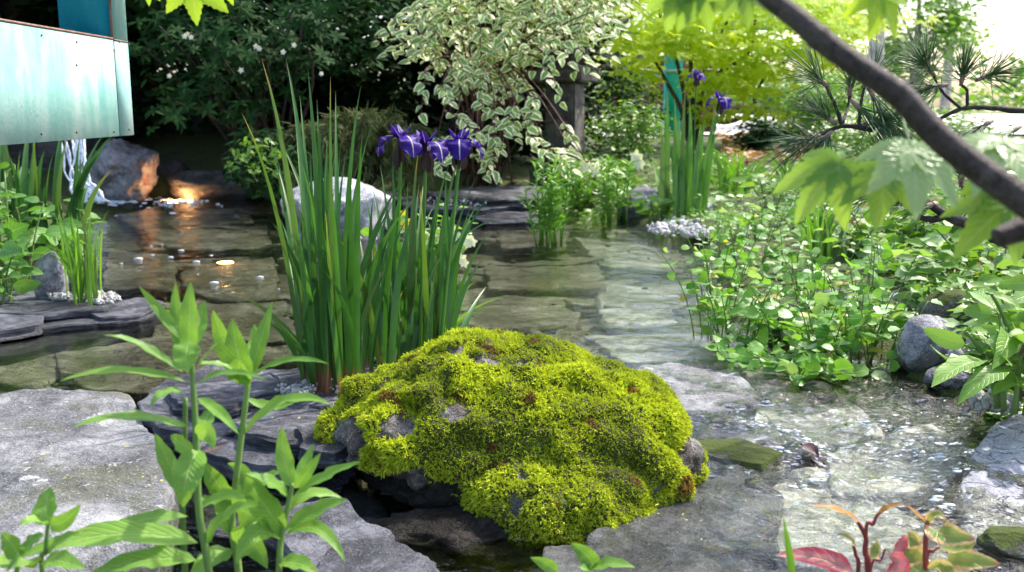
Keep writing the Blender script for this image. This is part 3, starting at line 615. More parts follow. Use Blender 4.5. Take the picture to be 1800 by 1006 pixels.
pebbles('gravel', [(1545, 545, 60, 30, .05), (1440, 590, 60, 24, .02), (1700, 625, 40, 22, .06), (1745, 715, 40, 10, .04)], 130, .011, 4, MT['gravel'])
pebbles('gravel', [(660, 400, 60, 26, .02), (810, 355, 70, 10, .08)], 80, .012, 6, MT['gravel'])
# ------------------------------------------------------------------ copper clad beam
def copper(name, lo, mid, hi, rough=.42):
    m, nt = new_mat(name); pos = node(nt, 'ShaderNodeNewGeometry').outputs['Position']
    st = node(nt, 'ShaderNodeMapping', {'Vector': pos, 'Scale': (10, 10, 2.2)}).outputs[0]
    a = noi(nt, st, 1.4, 6, .6, .3); b = noi(nt, pos, 7, 5, .6); c_ = noi(nt, pos, 60, 4, .7)
    f = M_(nt, 'ADD', M_(nt, 'MULTIPLY', a, .55), M_(nt, 'ADD', M_(nt, 'MULTIPLY', b, .38), M_(nt, 'MULTIPLY', c_, .1)))
    col = ramp(nt, f, [(.36, lo), (.5, mid), (.64, hi)])
    col = mix(nt, M_(nt, 'MULTIPLY', sstep(nt, noi(nt, pos, 34, 4, .7), .66, .72), .6), col, (.10, .05, .03))
    out(nt, node(nt, 'ShaderNodeBsdfPrincipled', {'Base Color': col, 'Roughness': rough, 'Specular IOR Level': .25,
        'Normal': node(nt, 'ShaderNodeBump', {'Height': M_(nt, 'ADD', b, c_), 'Strength': .12, 'Distance': .01}).outputs[0]}).outputs[0]); return m
MT['verd'] = copper('verdigris_copper', (.15, .40, .38), (.28, .50, .47), (.48, .61, .59))
MT['verd2'] = copper('verdigris_panel', (.16, .44, .41), (.30, .55, .52), (.50, .66, .64))
MT['teal'] = copper('teal_copper', (.0, .15, .24), (.003, .24, .36), (.02, .32, .42), .5)
MT['copperedge'] = plain('bare_copper_edge', (.16, .07, .045), (.30, .20, .16), 40, .5)
MT['iron'] = plain('nail_iron', (.08, .05, .04), (.14, .09, .07), 200, .6)
D1, D2 = 2.81, 2.915
xf = P(205, 68, D1)[0]; zt = P(205, 68, D1)[2]; zb = P(205, 240, D1)[2]; y1 = P(205, 150, D1)[1]; y2 = P(248, 150, D2)[1]; wid = .150
bm_ = root('copper_beam', (xf - wid / 2, y1, zb), 'verdigris copper clad box beam with an upright teal post at its end', 'beam')
mb = MB(); box(mb, (xf - wid, .55, zb + .003), (xf - .004, y1 - .002, zt - .004), .003); obj('beam_core', mb, MT['copperedge'], bm_)
mb = MB(); box(mb, (xf - .0035, .55, zb), (xf, y1 - .002, zt - .006), .0012); obj('side_panel', mb, MT['verd'], bm_)
mb = MB(); box(mb, (xf - .0035, y1 + .002, zb), (xf, y2, zt - .008), .0012); obj('end_panel', mb, MT['verd2'], bm_)
mb = MB(); box(mb, (xf - wid, y1 + .001, zb + .002), (xf - .004, y2 - .001, 2.3), .002); obj('post', mb, MT['teal'], bm_)
mb = MB(); box(mb, (xf - .0035, y1 + .002, zt - .001), (xf - .0002, y2, 2.3), .0012); obj('post_panel', mb, MT['verd2'], bm_)
mb = MB(); box(mb, (xf - .010, .55, zt - .0045), (xf + .001, y1 - .003, zt + .001), .001); obj('edge_strip', mb, MT['copperedge'], bm_)
mb = MB(); box(mb, (xf - .006, y1 - .0018, zb + .002), (xf + .0008, y1 + .0016, 2.3), .0005); obj('edge_strip', mb, MT['copperedge'], bm_)
mb = MB(); box(mb, (xf - .006, y1 + .002, zt - .0065), (xf + .001, y2, zt - .0025), .0005); obj('edge_strip', mb, MT['copperedge'], bm_)
for (u, v, d) in ((195, 88, 2.79), (208, 74, 2.83), (240, 78, 2.9), (132, 115, 2.55), (195, 232, 2.79), (60, 62, 2.36), (60, 236, 2.36), (130, 74, 2.55), (130, 233, 2.55), (240, 228, 2.9)):
    y = P(u, v, d)[1]; z = P(u, v, d)[2]; mb = MB(); tube(mb, [(xf - .002, y, z), (xf + .0025, y, z)], .0028, 8); obj('nail', mb, MT['iron'], bm_)

# teal post far behind the golden maple
b = onland(1186, 262, .1); d = 17.0
x0, x1 = P(1171, 150, d)[0], P(1199, 150, d)[0]; yy = P(1186, 150, d)[1]; g0 = gz(x0, yy) - .05
tp = root('copper_post', ((x0 + x1) / 2, yy, g0), 'bright turquoise post standing behind the golden maple stems', 'post')
mb = MB(); box(mb, (x0, yy, g0), (x1, yy + .3, 3.6), .006); obj('post', mb, MT['teal2'] if 'teal2' in MT else copper('turquoise_copper', (.0, .38, .46), (.02, .52, .60), (.10, .62, .68)), tp)
mb = MB(); box(mb, (x0 - .4, yy - .02, 2.0), (x1 + 3.2, yy - .004, 2.2), .005); obj('rail', mb, MT['verd2'], tp)
mb = MB(); box(mb, (x0 - .025, yy - .028, 1.3), (x1 + .025, yy + .325, 1.36), .005); obj('collar', mb, MT['verd'], tp)

# ------------------------------------------------------------------ stone lantern
ld = 8.75; lb = P(992, 300, ld); lb[2] = gz(lb[0], lb[1]); s = ld / FPX
ln = root('stone_lantern', (lb[0], lb[1], gz(lb[0], lb[1])), 'old dark stone lantern half hidden by the variegated shrub', 'lantern')
def zpx(v): return CAMZ + (186 - v) * s * 1.0
def rotbox(name, hw, z0, z1, a, bev, taper=1.0, mt='lantern', dx=0, dy=0):
    bm = bmesh.new(); bmesh.ops.create_cube(bm, size=2)
    for v in bm.verts:
        t = (v.co.z + 1) / 2; k = 1 + (taper - 1) * t; v.co = (v.co.x * hw * k, v.co.y * hw * k, z0 + (z1 - z0) * t)
    bmesh.ops.bevel(bm, geom=bm.edges[:], offset=bev, segments=2, affect='EDGES')
    bmesh.ops.subdivide_edges(bm, edges=bm.edges[:], cuts=3, use_grid_fill=True)
    ca, sa = math.cos(a), math.sin(a)
    for v in bm.verts:
        x, y, z = v.co; k = .006 * fbm((x, y, z), 9, 3, 4.4); x, y = x * (1 + k * 4) + dx, y * (1 + k * 4) + dy; v.co = (lb[0] + ca * x - sa * y, lb[1] + sa * x + ca * y, z + k)
    mb = MB(); add_bm(mb, bm); return obj(name, mb, MT[mt], ln, smooth=False)
A_ = -.42
rotbox('base', .24, zpx(312) - .1, zpx(288), A_, .02)
rotbox('shaft', .145, zpx(290), zpx(146), A_, .02, .92)
rotbox('platform', .225, zpx(146), zpx(126), A_, .014)
rotbox('platform', .19, zpx(126) + .001, zpx(118), A_, .012)
for ax in (-1, 1):
    for ay in (-1, 1): rotbox('corner_post', .03, zpx(118) + .001, zpx(66), A_, .006, 1, dx=ax * .125, dy=ay * .125)
rotbox('firebox', .09, zpx(118) + .0015, zpx(66), A_, .006)
rotbox('lintel', .165, zpx(66) + .001, zpx(56), A_, .008)
bm = bmesh.new(); n = 20; g = []
for j in range(n + 1):
    rowv = []
    for i in range(n + 1):
        x, y = (i / n * 2 - 1), (j / n * 2 - 1); e = max(abs(x), abs(y)); cor = abs(x * y)
        rowv.append(bm.verts.new((x * .46, y * .46, zpx(52) + .30 * (1 - e) ** 1.25 * (1 - .2 * e) + .11 * cor ** 2.2)))
    g.append(rowv)
for j in range(n):
    for i in range(n): bm.faces.new((g[j][i], g[j][i + 1], g[j + 1][i + 1], g[j + 1][i]))
ex = bmesh.ops.solidify(bm, geom=bm.faces[:], thickness=.06)
ca, sa = math.cos(A_), math.sin(A_)
for v in bm.verts: v.co = (lb[0] + ca * v.co.x - sa * v.co.y, lb[1] + sa * v.co.x + ca * v.co.y, v.co.z)
bmesh.ops.recalc_face_normals(bm, faces=bm.faces[:])
mb = MB(); add_bm(mb, bm); obj('roof', mb, MT['lantern'], ln)
mb = MB(); tube(mb, [(lb[0], lb[1], zpx(52) + .26 + h) for h in (0, .05, .09, .13, .2, .24)], [.06, .09, .06, .085, .06, .01], 12); obj('finial', mb, MT['lantern'], ln)

# ------------------------------------------------------------------ waterfall rocks behind the beam
rk(40, 345, 300, 330, .6, 71, MT['darkrock'], 'tall dark waterfall rock face behind the copper beam', z=.0)
wr = P(60, 30, 8.6); rock('rock', (wr[0], wr[1] + .4, .5), (.9, .6, 1.0), 72, MT['darkrock'], 'dark upper rock carrying the thin waterfall above the beam', sink=.1)
MT['whitewater'] = plain('white_water', (.55, .60, .66), (.85, .88, .92), 40, .25)
wf = MB(); r = np.random.RandomState(3)
for k in range(7):
    pts = [P(128 + k * 2.2 + r.randn() * 2, -60, 7.62), P(134 + k * 2 + r.randn() * 3, -10, 7.6), P(142 + k * 2 + r.randn() * 3, 25, 7.55), P(150 + k * 3 + r.randn() * 3, 60, 7.5), P(156 + k * 3 + r.randn() * 3, 110, 7.48)]
    tube(wf, bez(pts, np.linspace(0, 1, 24)), [.006, .013, .008, .012, .007], 6, k * .1, bump=.25)
cw = MB()
for k in range(12):
    u = 112 + k * 3.2; tube(cw, bez_smooth([P(u + r.randn() * 4, 225, 7.2), P(u + 4 + r.randn() * 5, 270, 7.12), P(u + 12 + r.randn() * 7, 310, 7.05), P(u + 26 + r.randn() * 8, 338, 7.0), P(u + 42 + r.randn() * 10, 356, 6.98)], 7), [.003, .009, .006, .012, .008], 6, .05 * k, bump=.35)
tag(obj('cascade', cw, MT['whitewater'], origin=P(150, 356, 7.0)), 'white water spilling into the pond beside the orange stained rock', 'cascade')
tag(obj('waterfall', wf, MT['whitewater'], origin=P(150, 330, 7.4)), 'thin white waterfall trickling over the dark rocks at the left', 'waterfall')
fm = MB(); bm = bmesh.new(); bmesh.ops.create_icosphere(bm, subdivisions=1, radius=1); V0 = np.array([v.co[:] for v in bm.verts]); F0 = np.array([[v.index for v in f.verts] for f in bm.faces]); bm.free()
for (u, v, a, b_, n, sz) in ((205, 350, 48, 8, 170, .024), (178, 332, 22, 12, 80, .02), (312, 354, 62, 9, 130, .016)):
    for _ in range(n): fm.add(V0 * sz * r.uniform(.3, 1) * np.array([1.3, 1, .45]) + G(u + r.randn() * a * .5, v + r.randn() * b_ * .5, .002), F0)
for (u0, v0, u1, v1, n) in ((1330, 735, 1420, 775, 26), (1400, 770, 1470, 812, 30), (1300, 790, 1400, 806, 24), (1450, 730, 1560, 760, 26), (1560, 760, 1690, 830, 30), (1640, 860, 1690, 915, 20), (1380, 850, 1480, 845, 20), (1330, 700, 1360, 722, 18)):
    for _ in range(n): q = r.rand(); fm.add(V0 * np.array([1.8, 1, .35]) * .0035 * min(.4 + r.exponential(.6), 2.4) + G(u0 + (u1 - u0) * q + r.randn() * 5, v0 + (v1 - v0) * q + 8 * math.sin(q * 6) + r.randn() * 4, .006), F0)
for (u, v) in ((303, 375), (268, 448), (300, 452), (318, 440), (345, 460), (266, 432), (285, 430), (348, 482), (376, 497), (410, 514), (457, 487), (371, 449), (213, 463), (243, 455), (203, 380), (490, 508), (520, 520)):
    s_ = .010 * min(.4 + r.exponential(.4), 1.6); fm.add(V0 * np.array([1.7, 1, .4]) * s_ + G(u, v, .001), F0)
obj('foam', fm, MT['whitewater'], kind='stuff')

# ------------------------------------------------------------------ pond lights
MT['lens'] = plain('warm_light_lens', (1, .7, .4), None, 10, .3, emit=((1, .50, .20, 1), 22.0))
def pond_light(u, v, rad, label, z=-.004, el=.5):
    c = G(u, v, z); t = root('pond_light', c - np.array([0, 0, .05]), label, 'pond light')
    mb = MB(); tube(mb, [c - np.array([0, 0, .05]), c - np.array([0, 0, .01])], [rad * .8, rad], 20); obj('housing', mb, MT['iron'], t)
    mb = MB(); tube(mb, [c - np.array([0, 0, .008]), c - np.array([0, 0, .004]), c], [rad * .96, rad * .92, rad * .6], 20); obj('lens', mb, MT['lens'], t)
    mb = MB(); a = np.linspace(0, 6.283, 25); tube(mb, np.column_stack([c[0] + rad * np.cos(a), c[1] + rad * np.sin(a), np.full(25, c[2] - .008)]), rad * .08, 6, cap=False); obj('rim', mb, MT['iron'], t)
pond_light(396, 460, .044, 'warm glowing underwater lamp in the middle of the left pond', -.030)
pond_light(316, 355, .12, 'warm glowing lamp shining through ripples below the dark rock', -.012)

# ------------------------------------------------------------------ distance: path, fence, wall
px_ = np.linspace(1.6, 40, 40); py_ = np.linspace(17.5, 48, 30)
obj('gravel_path', sheet(px_, py_, lambda x, y: ground_z(x, y) + .03), plain('pale_gravel', (.62, .58, .52), (.82, .79, .74), 3, .9), kind='structure')
MT['wood'] = plain('weathered_red_wood', (.10, .045, .035), (.22, .12, .10), 6, .8, strx=.6, strz=5)
fy = 18.5; xa, xb = P(1075, 150, fy)[0], P(1262, 150, fy)[0]; yy = P(1100, 150, fy)[1]; zg = gz(xa, yy)
fe = root('timber_fence', ((xa + xb) / 2, yy, zg), 'weathered red brown timber fence behind the golden maple', 'fence')
for k in range(6):
    z = zg + .05 + k * .23
    mb = MB(); box(mb, (xa, yy + .004 * (k % 3), z), (xb, yy + .03 + .004 * (k % 3), z + .22), .004); obj('board', mb, MT['wood'], fe)
for x in (xa + .02, (xa + xb) / 2, xb - .1): mb = MB(); box(mb, (x, yy - .07, zg - .1), (x + .08, yy - .002, zg + 1.5), .004); obj('post', mb, MT['wood'], fe)
MT['wallstone'] = stone_mat('brown_wall_stone', (.05, .035, .03), (.13, .09, .075), (.26, .20, .17), 2.0, .9)
xa, ya = P(1235, 186, 46)[0], 49.5; xb = P(1420, 186, 46)[0]
wl = root('low_stone_wall', ((xa + xb) / 2, ya, .25), 'low brown stone wall beyond the pale gravel path', 'wall'); r = np.random.RandomState(5)
for row in range(2):
    x = xa
    while x < xb:
        l = r.uniform(.5, .9); mb = MB(); box(mb, (x, ya + r.uniform(0, .05), .2 + row * .34), (min(x + l, xb + .3), ya + .4, .2 + row * .34 + .33), .03); obj('stone', mb, MT['wallstone'], wl); x += l + .012
# ------------------------------------------------------------------ plant materials
L_ = leaf_mat
MT['iris'] = L_('iris_blade', (.022, .088, .016), (.075, .210, .042), .30, rough=.38, nsc=14, tip=((.22, .26, .06), .985), base=((.20, .10, .06), .10))
MT['irisold'] = L_('aged_iris_blade', (.05, .12, .02), (.13, .22, .05), .3, rough=.45, nsc=14, tip=((.34, .25, .10), .80))
MT['iris2'] = L_('iris_blade_bright', (.06, .17, .02), (.15, .33, .05), .35, rough=.4, nsc=14)
MT['petal'] = L_('violet_petal', (.022, .005, .15), (.055, .014, .27), .22, tcol=(.08, .015, .40), rough=.5, rib=(.85, .8, .75), nsc=60, spec=.2)
MT['sheath'] = L_('flower_sheath', (.035, .012, .022), (.09, .04, .04), .1, rough=.5)
MT['loose'] = L_('fresh_leaf', (.10, .26, .03), (.26, .47, .07), .34, tcol=(.35, .6, .05), rough=.42, rib=(.36, .55, .17), veins=11.0, nsc=18, spots=((.28, .20, .06), 120.0, .665))
MT['loosestem'] = L_('fresh_stem', (.10, .19, .04), (.20, .32, .08), .1, rough=.45, nsc=30, spots=((.12, .07, .035), 14.0, .6))
MT['cress'] = L_('cress_leaf', (.07, .24, .025), (.24, .46, .075), .34, rough=.4, rib=(.30, .48, .16), nsc=25, spec=.4)
MT['cresspale'] = L_('pale_cress_leaf', (.20, .36, .12), (.40, .55, .26), .3, rough=.34, rib=(.36, .52, .22), nsc=25, spec=.5)
MT['cressold'] = L_('yellowed_leaf', (.34, .36, .05), (.48, .42, .08), .35, rough=.5, rib=(.5, .5, .2), nsc=30, spots=((.25, .14, .05), 60.0, .6))
MT['cressstem'] = L_('cress_stem', (.10, .20, .04), (.20, .32, .08), .15)
MT['mint'] = L_('mint_leaf', (.07, .21, .04), (.17, .36, .075), .3, rough=.42, rib=(.25, .42, .12), veins=7.0, nsc=40)
MT['grass'] = L_('grass_blade', (.08, .22, .02), (.20, .40, .045), .38, rough=.4, nsc=20)
MT['darkleaf'] = L_('dark_evergreen_leaf', (.008, .034, .008), (.030, .085, .022), .14, rough=.62, nsc=8, spec=.08)
MT['blackleaf'] = L_('deep_evergreen_leaf', (.008, .018, .007), (.020, .045, .013), .10, rough=.65, nsc=4, spec=.06)
MT['feather'] = L_('feathery_leaf', (.045, .075, .018), (.13, .15, .045), .3, rough=.6, nsc=6, spec=.2)
MT['varieg'] = L_('variegated_leaf', (.12, .27, .045), (.26, .41, .09), .30, rough=.42, edge=((.88, .86, .56), .61), rib=(.45, .55, .3), nsc=30, spec=.4)
MT['gold'] = L_('golden_maple_leaf', (.28, .52, .02), (.62, .78, .04), .68, tcol=(1, 1, .05), rough=.5, nsc=12, spec=.3)
MT['limeleaf'] = L_('lime_maple_leaf', (.22, .42, .02), (.36, .56, .03), .5, tcol=(.6, .8, .04), rough=.4, rib=(.45, .6, .15), veins=8.0, nsc=20)
MT['mapleglare'] = L_('glare_maple_leaf', (.24, .40, .14), (.36, .50, .22), .42, tcol=(.5, .65, .2), rough=.32, rib=(.5, .58, .36), veins=8.0, nsc=20, spec=.5)  # base colour lightened to paint in sky glare on the near leaves
MT['maple'] = L_('maple_leaf', (.12, .27, .03), (.22, .40, .06), .5, tcol=(.45, .65, .04), rough=.36, rib=(.38, .50, .18), veins=8.0, nsc=20, spec=.6)
MT['pinen'] = L_('pine_needle', (.045, .11, .035), (.13, .23, .09), .2, rough=.4, nsc=10)
MT['cover'] = L_('cover_leaf', (.08, .20, .03), (.22, .38, .06), .35, rough=.42, nsc=8)
MT['coverred'] = L_('reddish_leaf', (.22, .10, .045), (.40, .22, .09), .35, rough=.5, nsc=12)
MT['houtt'] = L_('red_edged_leaf', (.13, .26, .06), (.24, .38, .10), .35, tcol=(.5, .5, .12), rough=.42, edge=((.80, .52, .26), .66), rib=(.45, .30, .12), veins=6.0, nsc=28, tip=((.66, .14, .10), .86), spec=.4)
MT['houttpink'] = L_('pink_leaf', (.55, .12, .17), (.72, .28, .30), .35, tcol=(.8, .2, .25), rough=.45, edge=((.68, .06, .12), .6), rib=(.35, .42, .16), veins=6.0, nsc=28)
MT['houttorange'] = L_('orange_leaf', (.42, .09, .03), (.52, .34, .06), .4, tcol=(.8, .35, .04), rough=.45, rib=(.55, .08, .05), nsc=40)
MT['redstem'] = L_('red_stem', (.22, .025, .03), (.34, .06, .05), .1, rough=.4)
MT['bark'] = stone_mat('maple_bark', (.032, .021, .019), (.11, .078, .072), (.22, .175, .16), 26.0, .6, crack=.6, bump=.9, lichen=(.24, .24, .21), lich=.64)
MT['twig'] = stone_mat('twig_bark', (.018, .013, .012), (.05, .038, .032), (.12, .10, .085), 30.0, .8, crack=.3)
MT['greybark'] = stone_mat('grey_bark', (.10, .095, .09), (.24, .23, .22), (.42, .41, .40), 6.0, .9, strata=-.7)
MT['whitepetal'] = L_('white_petal', (.75, .74, .70), (.85, .85, .82), .3, rough=.5)
MT['yellowpetal'] = L_('yellow_petal', (.70, .52, .02), (.80, .65, .05), .3, rough=.5)
CAMV = np.array([0, -1.0, .15])

# ------------------------------------------------------------------ irises
def iris_clump(name, label, blades, m, group=None, width=.0165):
    c = np.mean([b[0] for b in blades], axis=0); t = root(name, (c[0], c[1], 0), label, 'iris', group); r = np.random.RandomState(len(blades))
    for b, tip, bend in blades:
        b, tip = np.asarray(b), np.asarray(tip); dv = tip - b
        c1 = b + dv * np.array([.12, .12, .40]); c2 = b + dv * np.array([.42, .42, .78]) + np.array([0, 0, bend])
        mb = MB(); ribbon(mb, [b, c1, c2, tip], width * r.uniform(.75, 1.15), sword, n=9, fold=r.uniform(.15, .4), hint=(r.uniform(-.9, .9), -1, r.uniform(0, .2)), rnd=r.rand(), twist=r.uniform(-.5, .5))
        obj('blade', mb, MT['irisold'] if r.rand() < .12 else m, t)
    return t
def iris_flower(t, c, base, s, seed):
    r = np.random.RandomState(seed); c = np.asarray(c); base = np.asarray(base)
    mb = MB(); tube(mb, [base, base * .45 + c * .55 + np.array([.004, 0, .02]), c - np.array([0, 0, .035])], [.005, .0045, .005], 7, .3, bez_n=10); obj('flower_stem', mb, MT['iris2'], t)
    mb = MB(); z = np.array([0, 0, 1.0])
    for k in range(3):
        a = r.rand() * 6.28; o = np.array([math.cos(a), math.sin(a), 0]) * .006
        ribbon(mb, [c - z * .10 * s / .07 + o, c - z * .05 + o * 2.2, c - z * .012 + o], .026, lance, 6, .8, rnd=.2 * k, hint=o * 100 + np.array([0, 0, .1]))
    tube(mb, [c - z * .06, c], [.007, .009], 8)
    fl = obj('flower', mb, MT['sheath'], t); a0 = r.rand() * 2 + seed
    for k in range(3):
        a = a0 + k * 2.094 + r.uniform(-.2, .2); o = np.array([math.cos(a), math.sin(a), 0])
        mb = MB(); ribbon(mb, [c, c + o * s * .7 + z * s * .35, c + o * s * 1.2 + z * s * .1, c + o * s * 1.15 - z * s * .85], s * 1.15, lambda t_: .22 + .82 * np.sin(math.pi * np.clip((t_ - .15) / .9, 0, 1)) ** .7 * (t_ < .999), 12, -.18, hint=z + o * 1.2, rnd=r.rand() * .6, wave=.25, across=6); obj('petal', mb, MT['petal'], fl)
        a += 1.047; o = np.array([math.cos(a), math.sin(a), 0])
        mb = MB(); ribbon(mb, [c, c + o * s * .25 + z * s * .4, c + o * s * .6 + z * s * .7], s * .55, ovate, 8, .3, hint=o * .8 - z * .4, rnd=r.rand() * .6, wave=.15, across=4); obj('petal', mb, MT['petal'], fl)
    for k in range(3):
        a = a0 + k * 2.094; o = np.array([math.cos(a), math.sin(a), 0])
        mb = MB(); ribbon(mb, [c + z * .004, c + o * s * .3 + z * s * .38, c + o * s * .62 + z * s * .36], s * .24, roundp, 6, -.3, hint=z, rnd=.9, across=4); obj('style_arm', mb, MT['petal'], fl)
r = np.random.RandomState(12)
bl = []
def tb(bu, bv, tu, tv, z=.08, dd=0.0, bend=.0): b = G(bu, bv, z); d = (b - CAM) @ FW; bl.append((b, P(tu, tv, d + dd), bend))
for bu, tu, tv, dd in ((535, 425, 198, -.2), (548, 460, 104, 0), (565, 503, 104, .05), (575, 541, 120, -.1), (560, 527, 168, .1), (590, 581, 135, 0), (600, 590, 160, .1), (606, 634, 152, -.05), (598, 656, 212, .1), (580, 557, 175, .15),
                       (540, 470, 230, .2), (555, 520, 226, .2), (570, 560, 205, -.2), (612, 640, 262, .2), (620, 617, 300, -.1), (590, 600, 245, .2), (545, 490, 300, .1), (570, 575, 255, .1)): tb(bu, 692 - abs(bu - 575) * .25, tu, tv, .08, dd)
for k in range(50):
    bu = r.uniform(532, 640); s_ = (bu - 580) / 60; tu = 555 + s_ * 62 + r.randn() * 34; tv = r.uniform(230, 520); tb(bu, r.uniform(640, 696), tu, tv, .08, r.uniform(-.25, .25))
for bu, tu, tv, dd in ((700, 690, 275, .1), (720, 735, 268, 0), (735, 752, 280, .1), (715, 717, 320, .05), (740, 790, 288, 0), (760, 811, 262, .1), (770, 838, 310, .1), (765, 860, 345, .0), (770, 838, 360, .1), (700, 668, 290, .1), (690, 655, 330, .1), (760, 826, 400, .1), (745, 780, 320, 0)): tb(bu, 640, tu, tv, .06, dd)
for k in range(60):
    bu = r.uniform(640, 800); s_ = (bu - 715) / 75; tu = 735 + s_ * 75 + r.randn() * 30; tv = r.uniform(300, 520); tb(bu, r.uniform(610, 660), tu, tv, .05, r.uniform(-.2, .25))
for k in range(16): tb(r.uniform(600, 690), r.uniform(640, 675), r.uniform(590, 730), r.uniform(300, 480), .07, r.uniform(-.2, .2))
tb(620, 650, 482, 545, .06, -.2); tb(560, 690, 490, 400, .06, -.1, -.05); tb(540, 690, 450, 560, .06, -.2, .02); tb(700, 630, 880, 383, .05, 0, .05); tb(560, 690, 405, 510, .06, -.1); tb(680, 630, 790, 425, .05, -.2, .06); tb(555, 695, 470, 560, .07, -.3)
iris = iris_clump('iris_clump', 'tall clump of sword leaved iris with dark violet flowers beside the mossy boulder', bl, MT['iris'], 'iris clumps in the pond')
dI = (G(640, 660, .06) - CAM) @ FW
for i, (u, v, bu) in enumerate(((704, 244, 690), (748, 254, 735), (808, 250, 770))): iris_flower(iris, P(u, v, dI - .02 + .05 * i), G(bu, 650, .06), .053, 30 + i)
# old flower heads on stalks
for (u, v, bu) in ():
    mb = MB(); c = P(u, v, dI); tube(mb, [G(bu, 650, .06), c - np.array([0, 0, .1]), c, c + np.array([.004, 0, .07])], [.005, .006, .011, .007], 8, .1, bez_n=12); obj('flower_stem', mb, MT['sheath'], iris)
bl = []
for bu, tu, tv in ((1165, 1163, 225), (1172, 1172, 150), (1185, 1186, 170), (1195, 1205, 150), (1200, 1218, 200), (1212, 1212, 165), (1220, 1240, 210), (1228, 1266, 190), (1236, 1258, 235), (1176, 1158, 290), (1205, 1196, 240)): tb(bu, 386, tu, tv, .05, 0)
for k in range(34): bu = r.uniform(1162, 1242); tb(bu, r.uniform(372, 392), bu + (bu - 1200) * .3 + r.randn() * 8, r.uniform(190, 320), .05, r.uniform(-.2, .3))
i2 = iris_clump('iris_clump', 'slender far iris clump with small violet flowers standing on white gravel', bl, MT['iris2'], 'iris clumps in the pond', .036)
dI = (G(1205, 386, .05) - CAM) @ FW
for i, (u, v, bu) in enumerate(((1266, 174, 1225), (1224, 132, 1215))): iris_flower(i2, P(u, v, dI), G(bu, 385, .05), (.075, .05)[i], 40 + i)
bl = []
dL = 4.4
for k in range(34):
    bu = r.uniform(-40, 150); b = G(bu, 470, .05); d = (b - CAM) @ FW; bl.append((b, P(bu + r.randn() * 26 + (bu - 60) * .25, r.uniform(175, 330), d + r.uniform(-.2, .2)), .02))
bl += [(G(118, 470, .05), P(205, 232, 4.3), .02), (G(110, 470, .05), P(185, 262, 4.3), .02), (G(140, 470, .05), P(196, 300, 4.3), .02)]
iris_clump('iris_clump', 'iris leaves without flowers rising under the copper beam at the left', bl, MT['iris'], 'iris clumps in the pond', .034)
def grass_tuft(label, u, v, z, n, spread, hpx, lean, m, w, seed, cat='grass', name='grass_tuft'):
    r = np.random.RandomState(seed); bl = []
    for k in range(n):
        bu = u + r.randn() * spread * .4; b = G(bu, v + r.randn() * 4, z); d = (b - CAM) @ FW
        bl.append((b, P(bu + r.randn() * spread + lean * r.rand(), v - hpx * r.uniform(.45, 1.05), d + r.uniform(-.12, .12)), r.uniform(0, .03)))
    t = iris_clump(name, label, bl, m, None, w); t['category'] = cat
grass_tuft('fine grass tuft growing from white gravel beside the upright grey stone', 150, 532, .05, 46, 26, 175, -30, MT['grass'], .011, 3)
grass_tuft('bright green grass tuft rising in the middle of the cress bed', 1440, 470, .06, 46, 28, 125, 0, MT['grass'], .016, 4)
grass_tuft('low bright grass in the water right of the tall iris base', 770, 605, .0, 40, 40, 110, 20, MT['grass'], .010, 5)
grass_tuft('grass tuft on the far right bank under the pine', 1390, 345, .1, 40, 30, 80, 0, MT['grass'], .022, 6)
grass_tuft('thin bright grass behind the far iris clump', 1290, 345, .1, 50, 50, 90, 0, MT['grass'], .02, 7)

# ------------------------------------------------------------------ foreground leafy stems, traced one leaf at a time
def fg_plant(name, label, stems, lv, d, cat='plant', m='loose', ms='loosestem'):
    b = P(*stems[0][0][0][:2], d); t = root(name, (b[0], b[1], b[2] - .1), label, cat); r = np.random.RandomState(int(b[0] * 1000) % 999)
    for pts, rad in stems:
        mb = MB(); q = np.array([P(u, v, d + dd) for u, v, dd in pts]); g_ = q[0] + np.array([r.uniform(-.02, .02), -.01, 0]); g_[2] = min(gz(g_[0], g_[1]) - .03, q[0][2] - .03); q = np.vstack([[g_], q]); tube(mb, bez_smooth(q), rad, 8, r.rand()); obj('stem', mb, MT[ms], t)
    for e in lv:
        (bu, bv, bd), (mu, mv, md), (tu, tv, td), w_ = e[:4]; h = e[4] if len(e) > 4 else (r.uniform(-.3, .3), -.8, .6); mm = e[5] if len(e) > 5 else m
        pf = e[6] if len(e) > 6 else lance
        A, Bm, C = P(bu, bv, d + bd), P(mu, mv, d + md), P(tu, tv, d + td); c1 = 2 * Bm - .5 * (A + C)
        mb = MB(); ribbon(mb, [A, c1, C], w_ * .86 * d / FPX, pf, 12, r.uniform(.18, .34), hint=h, rnd=r.rand(), wave=.17, across=4); obj('leaf', mb, MT[mm], t)
    return t
